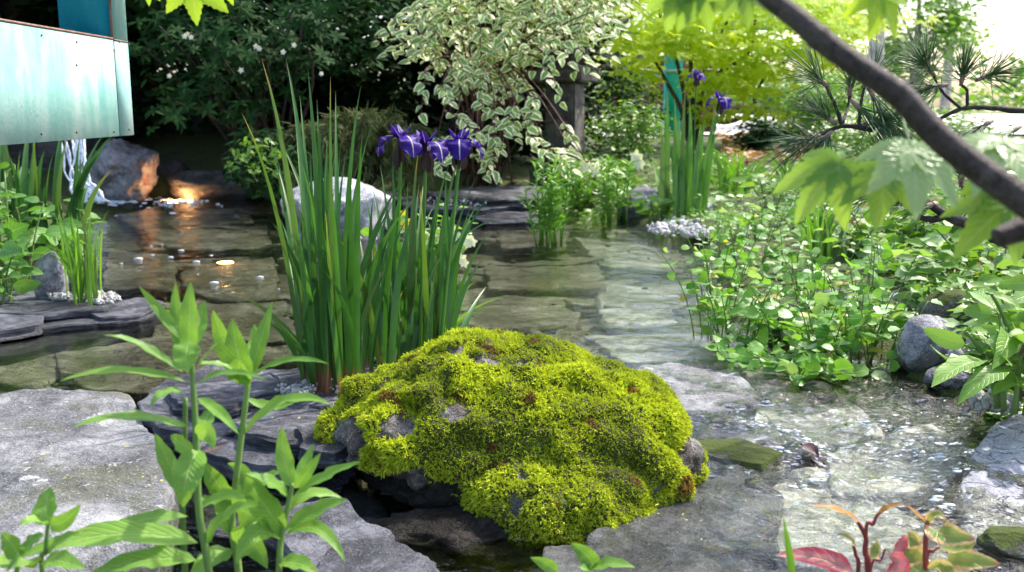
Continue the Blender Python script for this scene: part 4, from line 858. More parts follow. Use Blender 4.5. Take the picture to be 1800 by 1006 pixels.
fg_plant('leafy_herb', 'tallest leafy green stem in front of the flat grey stone', [([(368, 1010, 0), (350, 900, 0), (346, 800, 0), (341, 700, 0), (335, 620, 0)], [.0048, .0045, .004, .003]), ([(322, 940, .06), (324, 820, .06), (326, 700, .05)], [.004, .003])], [
    ((332, 625, 0), (333, 560, -.01), (335, 496, -.01), 42, F0h), ((326, 625, 0), (312, 565, .02), (309, 498, .02), 36, F0h), ((325, 600, 0), (285, 552, 0), (244, 503, -.02), 24, (0, -.7, .7)), ((338, 610, 0), (350, 570, .02), (360, 528, .03), 38, F0h), ((318, 590, .02), (300, 560, .03), (290, 545, .04), 26, F0h),
    ((335, 600, -.02), (328, 625, -.03), (330, 655, -.035), 58, F0h), ((322, 655, 0), (245, 606, -.02), (183, 590, -.05), 22, Fup), ((345, 650, 0), (372, 615, -.02), (396, 592, -.04), 22, Fup), ((350, 640, 0), (385, 640, .02), (410, 650, .03), 18, Fup),
    ((328, 672, 0), (215, 652, -.03), (106, 670, -.06), 24, Fup), ((346, 676, 0), (400, 655, -.02), (470, 668, -.05), 20, Fup), ((328, 690, 0), (290, 690, -.03), (264, 716, -.05), 28, Fup), ((348, 700, 0), (385, 725, -.03), (420, 764, -.05), 26, Fup),
    ((335, 752, 0), (225, 732, -.04), (127, 752, -.08), 30, Fup), ((345, 760, 0), (362, 738, .03), (366, 715, .05), 40, F0h), ((350, 790, 0), (330, 835, -.03), (322, 892, -.03), 66, F0h), ((345, 795, 0), (320, 780, .03), (300, 765, .05), 40, F0h), ((322, 870, .04), (295, 810, .05), (272, 762, .06), 42, F0h),
    ((345, 770, 0), (365, 760, -.02), (375, 790, -.03), 44, F0h), ((330, 908, .03), (235, 918, 0), (147, 966, -.04), 38, Fup), ((348, 955, 0), (190, 940, -.03), (20, 985, -.06), 62, Fup), ((355, 965, 0), (400, 905, -.02), (452, 890, -.05), 42, Fup), ((345, 985, .02), (250, 985, 0), (150, 1015, -.03), 56, Fup), ((350, 895, .04), (400, 872, .03), (450, 880, .02), 34, Fup)], 1.15)
fg_plant('leafy_herb', 'middle leafy green stem of the foreground clump', [([(420, 1010, 0), (408, 930, 0), (412, 870, 0), (424, 770, 0), (434, 690, 0), (438, 655, 0)], [.005, .0045, .0035])], [
    ((438, 665, 0), (458, 600, .01), (479, 530, .02), 32, F0h), ((430, 672, 0), (398, 610, 0), (374, 545, -.02), 46, F0h), ((436, 680, -.01), (418, 620, -.02), (408, 560, -.02), 52, F0h), ((440, 660, 0), (448, 612, .02), (447, 570, .03), 34, F0h), ((445, 660, 0), (508, 634, -.02), (578, 640, -.05), 22, Fup), ((430, 676, 0), (420, 650, -.03), (425, 630, -.04), 50, F0h),
    ((428, 764, 0), (500, 705, -.02), (583, 712, -.05), 36, Fup), ((420, 762, 0), (385, 730, -.03), (352, 702, -.05), 24, Fup), ((432, 700, .03), (480, 715, .03), (520, 706, .03), 26, Fup), ((412, 892, 0), (382, 850, -.02), (358, 812, -.02), 46, F0h), ((415, 895, 0), (430, 840, .02), (400, 815, .04), 44, F0h), ((418, 890, 0), (460, 850, 0), (492, 832, -.02), 50, Fup),
    ((412, 895, -.01), (440, 905, -.04), (480, 945, -.05), 60, F0h), ((405, 940, 0), (380, 890, -.02), (350, 880, -.04), 40, Fup), ((415, 960, 0), (440, 950, -.03), (470, 1000, -.05), 66, F0h), ((408, 965, 0), (370, 985, -.03), (330, 1020, -.05), 54, Fup)], 1.24)
fg_plant('leafy_herb', 'shorter leafy green stem nearest the mossy boulder', [([(490, 1010, 0), (494, 950, 0), (505, 895, 0), (514, 850, 0)], [.0045, .004, .003])], [
    ((515, 858, 0), (500, 805, .01), (496, 750, .01), 40, F0h), ((516, 858, 0), (535, 818, .02), (551, 780, .03), 26, F0h), ((518, 858, 0), (540, 830, -.01), (564, 796, -.01), 26, F0h), ((520, 868, 0), (575, 836, -.02), (634, 812, -.04), 36, Fup), ((508, 872, 0), (478, 850, -.02), (432, 832, -.04), 40, Fup), ((500, 935, 0), (460, 880, -.02), (432, 838, -.03), 62, F0h),
    ((500, 930, 0), (556, 900, -.02), (610, 878, -.04), 50, Fup), ((503, 940, 0), (560, 930, -.02), (607, 988, -.04), 34, Fup), ((495, 945, 0), (450, 940, -.03), (415, 992, -.05), 54, Fup), ((505, 900, .03), (545, 868, .04), (602, 876, .05), 34, Fup), ((490, 990, 0), (525, 990, -.02), (560, 1010, -.03), 40, Fup)], 1.2)
fg_plant('leafy_seedling', 'broad leaved seedling in the lower left corner', [([(75, 1012, 0), (80, 970, 0), (85, 915, 0)], [.003, .0025, .002]), ([(30, 1012, .02), (34, 970, .02), (36, 960, .02)], [.003, .002])], [
    ((85, 922, 0), (82, 890, .01), (90, 856, .02), 52, F0h, 'loose', ovate), ((88, 922, 0), (115, 915, -.01), (142, 886, -.02), 34, F0h, 'loose', ovate), ((83, 926, 0), (60, 915, -.02), (32, 924, -.03), 30, Fup, 'loose', ovate), ((82, 975, 0), (108, 950, -.01), (140, 938, -.02), 34, Fup, 'loose', ovate), ((34, 975, 0), (60, 950, 0), (78, 942, 0), 34, Fup, 'loose', ovate),
    ((36, 985, 0), (20, 955, 0), (2, 938, 0), 44, F0h, 'loose', ovate), ((34, 990, 0), (10, 990, -.02), (-25, 975, -.03), 40, Fup, 'loose', ovate), ((80, 985, 0), (105, 985, -.03), (150, 1000, -.04), 46, Fup, 'loose', ovate), ((60, 1000, 0), (40, 985, -.03), (10, 1005, -.03), 46, Fup, 'loose', ovate)], 1.05)
fg_plant('leafy_seedling', 'small green seedling at the bottom edge below the mossy boulder', [([(1030, 1015, 0), (1034, 1000, 0), (1036, 990, 0)], [.002, .0015])], [
    ((1048, 1002, 0), (1030, 975, 0), (1004, 955, 0), 38, F0h, 'loose', ovate), ((980, 1005, 0), (958, 990, 0), (932, 980, -.01), 28, F0h, 'loose', ovate), ((1040, 1000, 0), (1075, 990, -.02), (1116, 998, -.03), 30, Fup, 'loose', ovate), ((1040, 1008, 0), (1030, 1000, -.02), (1015, 995, -.02), 20, Fup, 'loose', ovate)], 1.3)
fg_plant('red_edged_plant', 'red stemmed plant with pink and cream edged leaves at lower right', [([(1528, 1012, 0), (1521, 970, 0), (1522, 945, 0), (1508, 918, 0)], [.004, .0035, .0025]), ([(1522, 945, 0), (1535, 922, 0), (1543, 905, 0), (1562, 890, 0)], [.0025, .002]), ([(1508, 1012, .01), (1504, 975, .01), (1500, 960, .01)], [.003, .002]),
    ([(1628, 1012, 0), (1627, 960, 0), (1630, 915, 0)], [.0038, .0035, .0028]), ([(1628, 990, 0), (1640, 970, 0), (1652, 962, 0)], [.002, .0015]), ([(1530, 1005, 0), (1548, 985, 0), (1556, 965, 0)], [.002, .0012])], [
    ((1510, 918, 0), (1475, 897, -.01), (1425, 889, -.02), 19, (0, -.3, .95), 'houttorange', ovate), ((1543, 905, 0), (1560, 892, -.01), (1592, 886, -.02), 14, (0, -.3, .95), 'houttorange', ovate), ((1630, 918, 0), (1612, 905, -.01), (1592, 885, -.02), 18, (0, -.4, .9), 'houttorange', ovate), ((1630, 918, 0), (1645, 905, -.01), (1664, 915, -.02), 22, (0, -.6, .8), 'houtt', ovate),
    ((1640, 930, 0), (1665, 940, -.03), (1715, 948, -.05), 54, (0, -.85, .5), 'houtt', ovate), ((1652, 962, 0), (1690, 965, -.02), (1715, 952, -.03), 24, Fup, 'houtt', ovate), ((1665, 985, 0), (1700, 985, -.02), (1760, 992, -.04), 48, (0, -.8, .6), 'houtt', ovate), ((1600, 975, .02), (1605, 950, .03), (1595, 935, .03), 37, F0h, 'houtt', ovate), ((1625, 985, .02), (1600, 975, .02), (1590, 965, .02), 51, F0h, 'houtt', ovate),
    ((1505, 965, 0), (1490, 945, -.01), (1470, 940, -.01), 17, Fup, 'houtt', ovate), ((1528, 985, 0), (1538, 965, .01), (1542, 950, .01), 26, F0h, 'houtt', ovate), ((1500, 1010, 0), (1440, 982, -.02), (1366, 976, -.04), 44, (0, -.75, .65), 'houttpink', ovate), ((1560, 1015, 0), (1580, 990, 0), (1560, 975, 0), 42, F0h, 'houttpink', ovate), ((1570, 975, 0), (1585, 955, .01), (1590, 940, .01), 26, F0h, 'houttpink', ovate),
    ((1640, 1000, 0), (1660, 1000, -.02), (1690, 1020, -.03), 42, F0h, 'houtt', ovate), ((1590, 1015, 0), (1620, 1000, 0), (1650, 990, 0), 34, Fup, 'houtt', ovate)], 1.25, m='houtt', ms='redstem')
mb = MB(); ribbon(mb, [P(1396, 1040, 1.2), P(1388, 970, 1.2), P(1376, 905, 1.2)], .009, sword, 8, .3, hint=F0h, rnd=.4); tag(obj('grass_sprig', mb, MT['grass'], origin=P(1396, 1040, 1.2)), 'single upright grass blade at the left of the red edged plant', 'grass')

# ------------------------------------------------------------------ leafy water and bank plants with shared leaf meshes
def proto(name, m, prof, w, fold=.15, droop=.12, n=6, rnd=.0, wave=.08):
    mb = MB(); ribbon(mb, [(0, 0, 0), (.5, 0, .06), (1, 0, -droop)], w, prof, n, fold, hint=(0, 0, 1), rnd=rnd, wave=wave, across=2); return mb.mesh(name, m)
PR = {'cress': [proto('cress_leaf', MT['cress'], roundp, w, f, dr, rnd=q) for w, f, dr, q in ((.82, .12, .05, 0), (.95, .2, .1, .2), (.75, .08, .16, .4), (.9, .25, .0, .6))],
      'cresslite': [proto('cress_leaf', MT['cresspale'], roundp, w, f, dr, rnd=q) for w, f, dr, q in ((.8, .2, .1, .1), (.6, .3, .2, .5))], 'cressyel': [proto('cress_leaf', MT['cressold'], roundp, .75, .3, .2, rnd=.3)],
      'mint': [proto('mint_leaf', MT['mint'], ovate, w, f, dr, rnd=q) for w, f, dr, q in ((.6, .2, .1, 0), (.68, .25, .2, .3), (.55, .15, .25, .6))],
      'broad': [proto('broad_leaf', MT['loose'], ovate, w, f, dr, 8, q, .16) for w, f, dr, q in ((.42, .3, .2, 0), (.36, .25, .35, .3))],
      'cover': [proto('bank_leaf', MT['cover'], ovate, w, f, dr, rnd=q) for w, f, dr, q in ((.55, .2, .1, 0), (.48, .25, .2, .3))],
      'varieg': [proto('variegated_leaf', MT['varieg'], ovate, w, f, dr, rnd=q) for w, f, dr, q in ((.58, .25, .15, 0), (.64, .3, .25, .3), (.5, .2, .35, .6))]}
def leafy(name, label, cat, base, nst, h, spread, kind, lsize, per, seed, ms='cressstem', group=None, flat=.7, lean=(0, 0)):
    """a plant: stems that rise and spread, leaves along their upper part, each leaf its own part"""
    r = np.random.RandomState(seed); base = np.asarray(base); t = root(name, base, label, cat, group); smb = MB()
    for s_ in range(nst):
        a = r.rand() * 6.283; q = spread * math.sqrt(r.rand()); o = np.array([math.cos(a) * q, math.sin(a) * q * .8, 0]); hh = h * r.uniform(.6, 1.1)
        b0 = base + o * (.5 if nst > 4 else .08) + np.array([0, 0, -.02]); tp = base + o * 1.25 + np.array([lean[0] + r.randn() * .02, lean[1], hh]); md = base + o * .7 + np.array([0, 0, hh * .6])
        pts = bez([b0, md, tp], np.linspace(0, 1, 9)); tube(smb, pts, [lsize * .055, lsize * .03], 5, r.rand())
        for k in range(per):
            f = 1 - (k / max(per, 1)) ** 1.1 * .75; p = pts[min(int(f * 8), 8)] + r.randn(3) * .004; a = k * 2.4 + r.rand() * .8 + s_
            dr = np.array([math.cos(a), math.sin(a), r.uniform(-.15, .35)]); n_ = np.array([0, -.35, 1.0]) * flat + r.randn(3) * .5
            sz = lsize * r.uniform(.5, 1.3) * (1 if k else .7); kk = kind
            if kind == 'cress': q_ = r.rand(); kk = 'cressyel' if q_ < .04 else 'cresslite' if q_ < .34 else 'cress'
            inst('leaf', PR[kk][r.randint(len(PR[kk]))], t, frame(p + dr * sz * .25, dr, n_, sz))
            pet = MB() if False else smb; tube(pet, [p, p + dr * sz * .28], [lsize * .02, lsize * .015], 4)
    obj('stem', smb, MT[ms], t); return t
cress = [(1255, 585, 'watercress at the left tip of the bed standing in the reflection'), (1300, 600, 'watercress with bare stems left of the half hidden dark stone'), (1390, 612, 'watercress crowding over the half hidden dark stone'), (1440, 640, 'front watercress with the largest round leaves at the water edge'), (1500, 632, 'watercress drooping into the water left of the blue grey rock'), (1545, 640, 'watercress touching the left side of the blue grey rock'),
         (1430, 575, 'watercress between white stones at the bed centre'), (1520, 580, 'watercress in front of the white stones'), (1260, 520, 'watercress in the water below the far white gravel'), (1310, 490, 'pale watercress left of the bright grass tuft'), (1390, 520, 'watercress in front of the bright grass tuft'),
          (1560, 520, 'watercress behind the white stones'), (1260, 450, 'watercress beside the far white gravel'), (1330, 440, 'pale watercress at the back below the far iris'), (1620, 500, 'watercress at the right end of the bed'), (1530, 470, 'watercress at the back right under the pine twig'), (1400, 660, 'low watercress trailing on the water surface'), (1480, 665, 'watercress leaves floating at the front right')]
for i, (u, v, lab) in enumerate(cress):
    low = i >= 16; leafy('watercress', lab, 'watercress', G(u, v, .0), 10 if not low else 4, (.27 if v < 590 else .2) if not low else .05, .16, 'cress', .050 * r.uniform(.85, 1.1), 5, 100 + i, group='watercress plants in the bed')
for i, (u, v, h, lab) in enumerate(((20, 520, .42, 'mint plant at the left picture edge above the slate shelf'), (75, 500, .36, 'mint plant behind the upright grey stone'), (110, 470, .36, 'mint plant leaning over the water on the left bank'), (30, 470, .42, 'mint plant at the back under the copper beam'), (-20, 540, .3, 'low mint plant touching the slate shelf'))):
    leafy('mint_plant', lab, 'mint', G(u, v, .04), 6, h, .14, 'mint', .088, 8, 140 + i, group='mint plants on the left bank', ms='loosestem')
for i, (u, v, h, ls, lab) in enumerate(((1790, 708, .20, .13, 'broad leaved plant at the right edge beside the small striped stone'), (1830, 690, .26, .13, 'tall leafy plant cut by the right picture edge'), (1775, 640, .13, .08, 'leafy plant right of the blue grey rock'), (1800, 600, .16, .08, 'leafy plant above the right edge plants'), (1700, 540, .12, .08, 'low leafy plant over the brown mossy rock'))):
    leafy('broadleaf_plant', lab, 'plant', onland(u, v), 7, h, .10, 'broad', ls, 5, 160 + i, ms='loosestem', group='broad leaved plants at the right edge')
leafy('sprig_plant', 'small sprig reaching in from the right edge over the stream slab', 'plant', np.array([1.62, 2.30, .1]), 3, .08, .05, 'broad', .07, 5, 170, ms='loosestem')
leafy('marsh_plant', 'bright leafy plant with white flowers behind the tall iris', 'plant', G(765, 470, 0), 14, .26, .22, 'cress', .07, 5, 171)
leafy('marsh_plant', 'small leafy plant at the far right shore beside the blue stone', 'plant', G(1150, 385, .05), 6, .16, .14, 'cover', .10, 5, 172)
leafy('marsh_plant', 'leafy plant on the far shore right of the slender reed plant', 'plant', onland(1050, 350), 8, .30, .25, 'cover', .10, 6, 173)
leafy('marsh_plant', 'leafy plant on the far shore below the lantern', 'plant', onland(1090, 335), 8, .32, .25, 'cover', .10, 6, 174)
for i, (u, v, lab) in enumerate(((1300, 330, 'leafy bank plant behind the cress at the far right'), (1360, 370, 'leafy bank plant left of the pine twig'), (1460, 330, 'leafy bank plant under the big maple leaf'), (1560, 440, 'leafy bank plant under the dark pine twig'), (1640, 440, 'leafy bank plant below the pine branch end'), (1740, 500, 'leafy bank plant at the far right below the maple stub'), (1250, 310, 'leafy bank plant at the foot of the far iris'))):
    leafy('bank_plant', lab, 'plant', onland(u, v), 9, .20, .22, 'cover', .085, 6, 180 + i, group='leafy plants on the right bank')
for i, (u, v, kd, h, ls, n, lab) in enumerate(((1400, 400, 'mint', .16, .07, 7, 'mint like plant between the pine twig and the far cress'), (1500, 450, 'cover', .14, .09, 8, 'light leafy plant right of the bright grass tuft'), (1600, 420, 'broad', .14, .10, 5, 'broad leaved plant under the pine branch'), (1700, 400, 'mint', .18, .08, 7, 'mint like plant below the maple branch stub'), (1780, 450, 'cover', .16, .09, 8, 'leafy plant at the right edge below the maple leaves'), (1640, 540, 'broad', .10, .08, 5, 'low broad leaved plant above the white stones'), (1440, 300, 'mint', .2, .12, 6, 'mint like plant in front of the bright far shrubs'), (1560, 330, 'broad', .2, .14, 5, 'broad leaved plant behind the large maple leaf'))):
    leafy('bank_plant', lab, 'plant', onland(u, v), n, h, .16, kd, ls, 6, 210 + i, group='mixed plants on the right bank')
# slender reed-like pond plant
def reedy(label, u, v, w_, hpx, n, seed, z=.0, ls=.05, m='grass'):
    r = np.random.RandomState(seed); b = G(u, v, z); d = (b - CAM) @ FW; t = root('pond_plant', b, label, 'plant'); s_ = d / FPX
    for k in range(n):
        p0 = b + np.array([r.uniform(-.5, .5) * w_ * s_, r.uniform(-.1, .1), -.03]); h = hpx * s_ * r.uniform(.5, 1.0); p1 = p0 + np.array([r.randn() * .03, r.randn() * .03, h])
        mb = MB(); tube(mb, [p0, (p0 + p1) / 2 + r.randn(3) * .008, p1], [.006, .003], 5, r.rand(), bez_n=5); m_ = int(h / .03); f = np.repeat(np.linspace(.25, 1, m_), 3); pts = p0 + (p1 - p0) * f[:, None]
        a = r.rand(len(f)) * 6.28; dr = np.stack([np.cos(a), np.sin(a), r.uniform(.3, 1.1, len(f))], 1); leaves(mb, pts, dr, np.array([[0, -.3, 1.0]]) + r.randn(len(f), 3) * .3, ls * r.uniform(.6, 1.2, len(f)), ls * .22, r.rand()); obj('shoot', mb, MT[m], t)
reedy('slender bushy water plant standing alone in the far pond', 968, 425, 52, 150, 15, 1, ls=.07)
reedy('feathery yellow green plant on the far shore right of the slate ledge', 1075, 380, 50, 110, 14, 2, .03, .07)
reedy('fine stemmed plant beside the far shore leafy plants', 1010, 360, 60, 80, 14, 3, .05, .08)
def scatter_cover(name, poly, n, m, size, hmax, seed, zf=None, aspect=.55):
    r = np.random.RandomState(seed); poly = np.asarray(poly, float); lo, hi = poly.min(0), poly.max(0); pts = []
    while len(pts) < n:
        u, v = r.uniform(lo[0], hi[0]), r.uniform(lo[1], hi[1]); ins = False; j = len(poly) - 1
        for i in range(len(poly)):
            if (poly[i][1] > v) != (poly[j][1] > v) and u < (poly[j][0] - poly[i][0]) * (v - poly[i][1]) / (poly[j][1] - poly[i][1]) + poly[i][0]: ins = not ins
            j = i
        if not ins: continue
        p = G(u, v, .1); p[2] = gz(p[0], p[1]) if zf is None else zf
        hgt = hmax * (.5 + .8 * nz(p[0] * 2.2, p[1] * 2.2, seed)) * r.rand() ** .6; pts.append(p + np.array([0, 0, max(hgt, .005)]))
    pts = np.array(pts); a = r.rand(n) * 6.283; dr = np.stack([np.cos(a), np.sin(a), r.uniform(-.2, .5, n)], 1); mb = MB()
    leaves(mb, pts, dr, np.array([[0, -.3, 1.0]]) + r.randn(n, 3) * .4, size * r.uniform(.5, 1.3, n), size * aspect, r.rand(n)); return obj(name, mb, MT[m], kind='stuff')
right = [(1110, 330), (1180, 300), (1260, 262), (1500, 262), (1830, 300), (1830, 560), (1700, 590), (1600, 520), (1480, 440), (1250, 400), (1150, 380)]
scatter_cover('ground_cover', right, 2600, 'cover', .055, .16, 1)
scatter_cover('ground_cover', right, 1500, 'grass', .11, .10, 11, aspect=.10)
scatter_cover('ground_cover', right, 2600, 'mint', .028, .08, 12, aspect=.8)
scatter_cover('ground_cover', right, 350, 'cresspale', .10, .16, 13, aspect=.6)
scatter_cover('ground_cover', [(1260, 250), (1420, 250), (1420, 300), (1290, 310)], 900, 'coverred', .10, .2, 2)
scatter_cover('ground_cover', [(1640, 440), (1820, 420), (1820, 520), (1680, 520)], 500, 'coverred', .05, .10, 3)
scatter_cover('ground_cover', [(1560, 470), (1760, 480), (1760, 600), (1700, 590), (1620, 560)], 700, 'mint', .04, .06, 9)
scatter_cover('ground_cover', [(1480, 370), (1640, 380), (1640, 420), (1480, 420)], 500, 'coverred', .05, .08, 4)
scatter_cover('watercress_seedlings', [(1240, 420), (1400, 420), (1600, 480), (1540, 560), (1450, 620), (1260, 590)], 800, 'cress', .040, .17, 5, zf=.01, aspect=.8)
scatter_cover('ground_cover', [(-100, 440), (100, 420), (160, 500), (60, 530), (-100, 540)], 1500, 'mint', .05, .14, 6)
scatter_cover('ground_cover', [(820, 330), (1110, 300), (1120, 360), (1020, 362), (940, 335)], 900, 'cover', .07, .12, 7)
scatter_cover('ground_cover', [(1740, 560), (1830, 560), (1830, 720), (1765, 700)], 700, 'cover', .05, .10, 8)
# blossoms
def blossoms(label, spots, m, size, seed, name='blossom_spray', d=None):
    r = np.random.RandomState(seed); ps = [P(u, v, d) for u, v in spots]; t = root(name, np.mean(ps, axis=0), label, 'flowers')
    for p in ps:
        mb = MB(); n = 5; a = np.arange(n) * 1.2566 + r.rand(); dr = np.stack([np.cos(a), -.35 + 0 * a + .2 * np.sin(a), np.sin(a)], 1); leaves(mb, np.repeat(p[None], n, 0), dr, np.repeat(np.array([[.0, -1, .3]]), n, 0), size * r.uniform(.8, 1.2), size * .7, r.rand()); obj('blossom', mb, MT[m], t)
r = np.random.RandomState(77)
blossoms('cluster of white flowers on the far shore below the lantern', [(1020 + r.randn() * 18, 305 + r.randn() * 8) for _ in range(16)], 'whitepetal', .05, 1, d=7.2)
blossoms('tiny white flowers in the dark evergreen shrub', [(330, 60), (336, 66), (325, 64), (450, 82), (456, 86), (424, 124), (565, 130), (517, 80), (498, 92), (298, 134)], 'whitepetal', .022, 2, d=7.0)
blossoms('small white flowers in the bright plant behind the iris', [(r.uniform(700, 830), r.uniform(400, 480)) for _ in range(18)], 'whitepetal', .028, 3, d=4.6)
blossoms('yellow flowers in the bright plant behind the iris', [(707, 378), (712, 392), (716, 402), (790, 400)], 'yellowpetal', .03, 4, d=4.7)
blossoms('pale pink blossom on the far bank near the lantern', [(1118, 275), (1122, 282), (1115, 286), (1125, 290)], 'whitepetal', .05, 5, d=7.5)
# ------------------------------------------------------------------ shrubs and trees
def in_poly(u, v, poly):
    ins = False; j = len(poly) - 1
    for i in range(len(poly)):
        if (poly[i][1] > v) != (poly[j][1] > v) and u < (poly[j][0] - poly[i][0]) * (v - poly[i][1]) / (poly[j][1] - poly[i][1]) + poly[i][0]: ins = not ins
        j = i
    return ins
def sample_poly(poly, n, r):
    lo = np.min(poly, 0); hi = np.max(poly, 0); o = []
    while len(o) < n:
        u, v = r.uniform(lo[0], hi[0]), r.uniform(lo[1], hi[1])
        if in_poly(u, v, poly): o.append((u, v))
    return o
def tree(name, label, x, y, h, cr, ch, m, seed, nleaf=6000, lsz=.16, trunk=.12, mbark='twig', clumps=46, group=None, cat='tree', z0=None, low=.1, aspect=.5):
    r = np.random.RandomState(seed); z0 = gz(x, y) if z0 is None else z0; t = root(name, (x, y, z0), label, cat, group)
    mb = MB(); tp = np.array([x + r.randn() * .15, y + r.randn() * .1, z0 + h * .85]); tube(mb, [(x, y, z0 - .1), (x + r.randn() * .1, y, z0 + h * .3), tuple(tp)], [trunk, trunk * .75, trunk * .2], 9, bez_n=10)
    cc = np.array([x, y, z0 + h - ch]); C = []
    while len(C) < clumps:
        p = r.uniform(-1, 1, 3); q = np.linalg.norm(p)
        if q > 1 or q < .35: continue
        C.append(cc + p * np.array([cr, cr * .8, ch]))
    for c in C[:14]: a = np.array([x, y, z0 + max(.15 * h, (c[2] - z0) * .55)]); tube(mb, [a, (a + c) / 2 + np.array([0, 0, .1]), c], [trunk * .3, trunk * .06], 5, bez_n=5)
    obj('trunk', mb, MT[mbark], t)
    ci = r.randint(0, len(C), nleaf); rad = cr * .30; pts = np.array(C)[ci] + r.randn(nleaf, 3) * np.array([rad, rad * .8, rad * .55]) * .62; ok = pts[:, 2] > z0 + low; pts = pts[ok]; n = len(pts)
    a = r.rand(n) * 6.283; dr = np.stack([np.cos(a), np.sin(a), r.uniform(-.5, .3, n)], 1)
    mb = MB(); leaves(mb, pts, dr, np.array([[0, -.25, 1.0]]) + r.randn(n, 3) * .5, lsz * r.uniform(.6, 1.3, n), lsz * aspect, (ci[ok] * .618) % 1 * .6 + r.rand(n) * .4); obj('crown', mb, MT[m], t); return t
for i, (x, y, h, cr, ch, lab) in enumerate(((-6.6, 9.5, 5.6, 1.9, 2.6, 'dark evergreen tree far left behind the waterfall rocks'), (-4.2, 10.6, 6.0, 1.9, 2.9, 'dark evergreen tree rising behind the copper beam'), (-2.3, 11.0, 6.2, 1.9, 3.0, 'dark evergreen tree behind the dark whorled shrub'), (-.9, 11.2, 5.6, 1.5, 2.7, 'dark evergreen tree behind the tall iris and feathery shrub'), (-4.4, 8.6, 3.2, 1.2, 1.6, 'shorter dark evergreen beside the waterfall rocks'), (-.1, 11.6, 2.6, .8, 1.3, 'dark evergreen tree behind the stone lantern'))):
    tree('evergreen_tree', lab, x, y, h, cr, ch, 'blackleaf', 300 + i, 6000, .24, group='dark evergreens behind the pond', clumps=60)
# low dark mass between them and the water
for i, (x, y, lab) in enumerate(((-3.3, 9.3, 'low dark shrub at the back left shore'), (-1.9, 9.6, 'low dark shrub behind the dark wet rock'), (-.5, 9.4, 'low dark shrub behind the pale boulder'), (-.1, 10.4, 'low dark shrub behind the stone lantern'))):
    tree('dark_shrub', lab, x, y, 1.7, 1.0, .95, 'blackleaf', 320 + i, 5000, .12, .05, group='low dark shrubs on the far shore', cat='shrub', low=.02)
# whorled evergreen shrub, upper left
WH = []
for k in range(5):
    rr = np.random.RandomState(k); mb = MB(); n = 8; a = np.arange(n) * 6.283 / n + rr.rand(n) * .4
    leaves(mb, np.zeros((n, 3)), np.stack([np.cos(a), np.sin(a), rr.uniform(-.1, .45, n)], 1), np.tile([[0, 0, 1.0]], (n, 1)) + rr.randn(n, 3) * .15, rr.uniform(.8, 1.15, n), .30, rr.rand(n) * .5, droop=.25); WH.append(mb.mesh('leaf_whorl', MT['darkleaf']))
sh = root('whorled_shrub', P(480, 330, 8.4) * np.array([1, 1, 0]) + np.array([0, 0, .1]), 'dark green evergreen shrub with whorled leaves behind the iris tips', 'shrub'); r = np.random.RandomState(9)
top = [(250, -40), (560, -40), (600, 40), (575, 110), (500, 130), (470, 180), (420, 210), (330, 200), (255, 150)]
cl = sample_poly(top, 26, r); stm = MB(); sb = np.array(sh.location)
for (u, v) in cl:
    d = r.uniform(7.1, 8.1); c = P(u, v, d); tube(stm, [sb + r.randn(3) * np.array([.1, .1, 0]), (sb + c) / 2 + np.array([r.randn() * .2, .3, .2]), c], [.02, .006], 5, bez_n=6)
    for k in range(9):
        p = c + r.randn(3) * np.array([.13, .13, .08]); n_ = np.array([r.randn() * .4, -.7, .8 + r.randn() * .3]); inst('leaf_whorl', WH[r.randint(5)], sh, frame(p, np.cross(n_, r.randn(3)), n_, r.uniform(.07, .115)))
obj('stem', stm, MT['twig'], sh)
def spray_fill(parent, poly, n, d0, d1, m, size, seed, aspect=.45, name='foliage', face=.5):
    r = np.random.RandomState(seed); uv = sample_poly(poly, n, r); pts = np.array([P(u, v, r.uniform(d0, d1)) for u, v in uv]); a = r.rand(n) * 6.283
    dr = np.stack([np.cos(a), .5 * np.sin(a), r.uniform(-.7, .2, n)], 1); mb = MB(); leaves(mb, pts, dr, np.array([[0, -face, 1.0]]) + r.randn(n, 3) * .4, size * r.uniform(.6, 1.25, n), size * aspect, r.rand(n), droop=.2); return obj(name, mb, MT[m], parent, kind='stuff')
spray_fill(sh, top, 1800, 7.7, 8.6, 'darkleaf', .10, 4, .3)
spray_fill(sh, [(560, -40), (720, -40), (700, 60), (640, 140), (570, 120)], 700, 7.9, 8.6, 'darkleaf', .10, 5, .35)
# small leaved shrub below it
s2 = root('small_leaved_shrub', P(450, 335, 7.6) * np.array([1, 1, 0]) + np.array([0, 0, .08]), 'small leaved green shrub over the water left of the iris', 'shrub')
spray_fill(s2, [(395, 300), (420, 225), (500, 225), (560, 300), (560, 345), (440, 345)], 700, 7.0, 7.6, 'darkleaf', .075, 6, .45); spray_fill(s2, [(395, 290), (420, 235), (490, 250), (500, 310), (420, 300)], 110, 6.8, 7.0, 'cover', .06, 7, .45)
mb = MB(); r = np.random.RandomState(4)
for k in range(12): tube(mb, [np.array(s2.location), P(460 + r.randn() * 40, 280, 7.4), P(460 + r.randn() * 55, 250 + r.randn() * 20, 7.2)], [.012, .003], 5, bez_n=6)
obj('stem', mb, MT['twig'], s2)
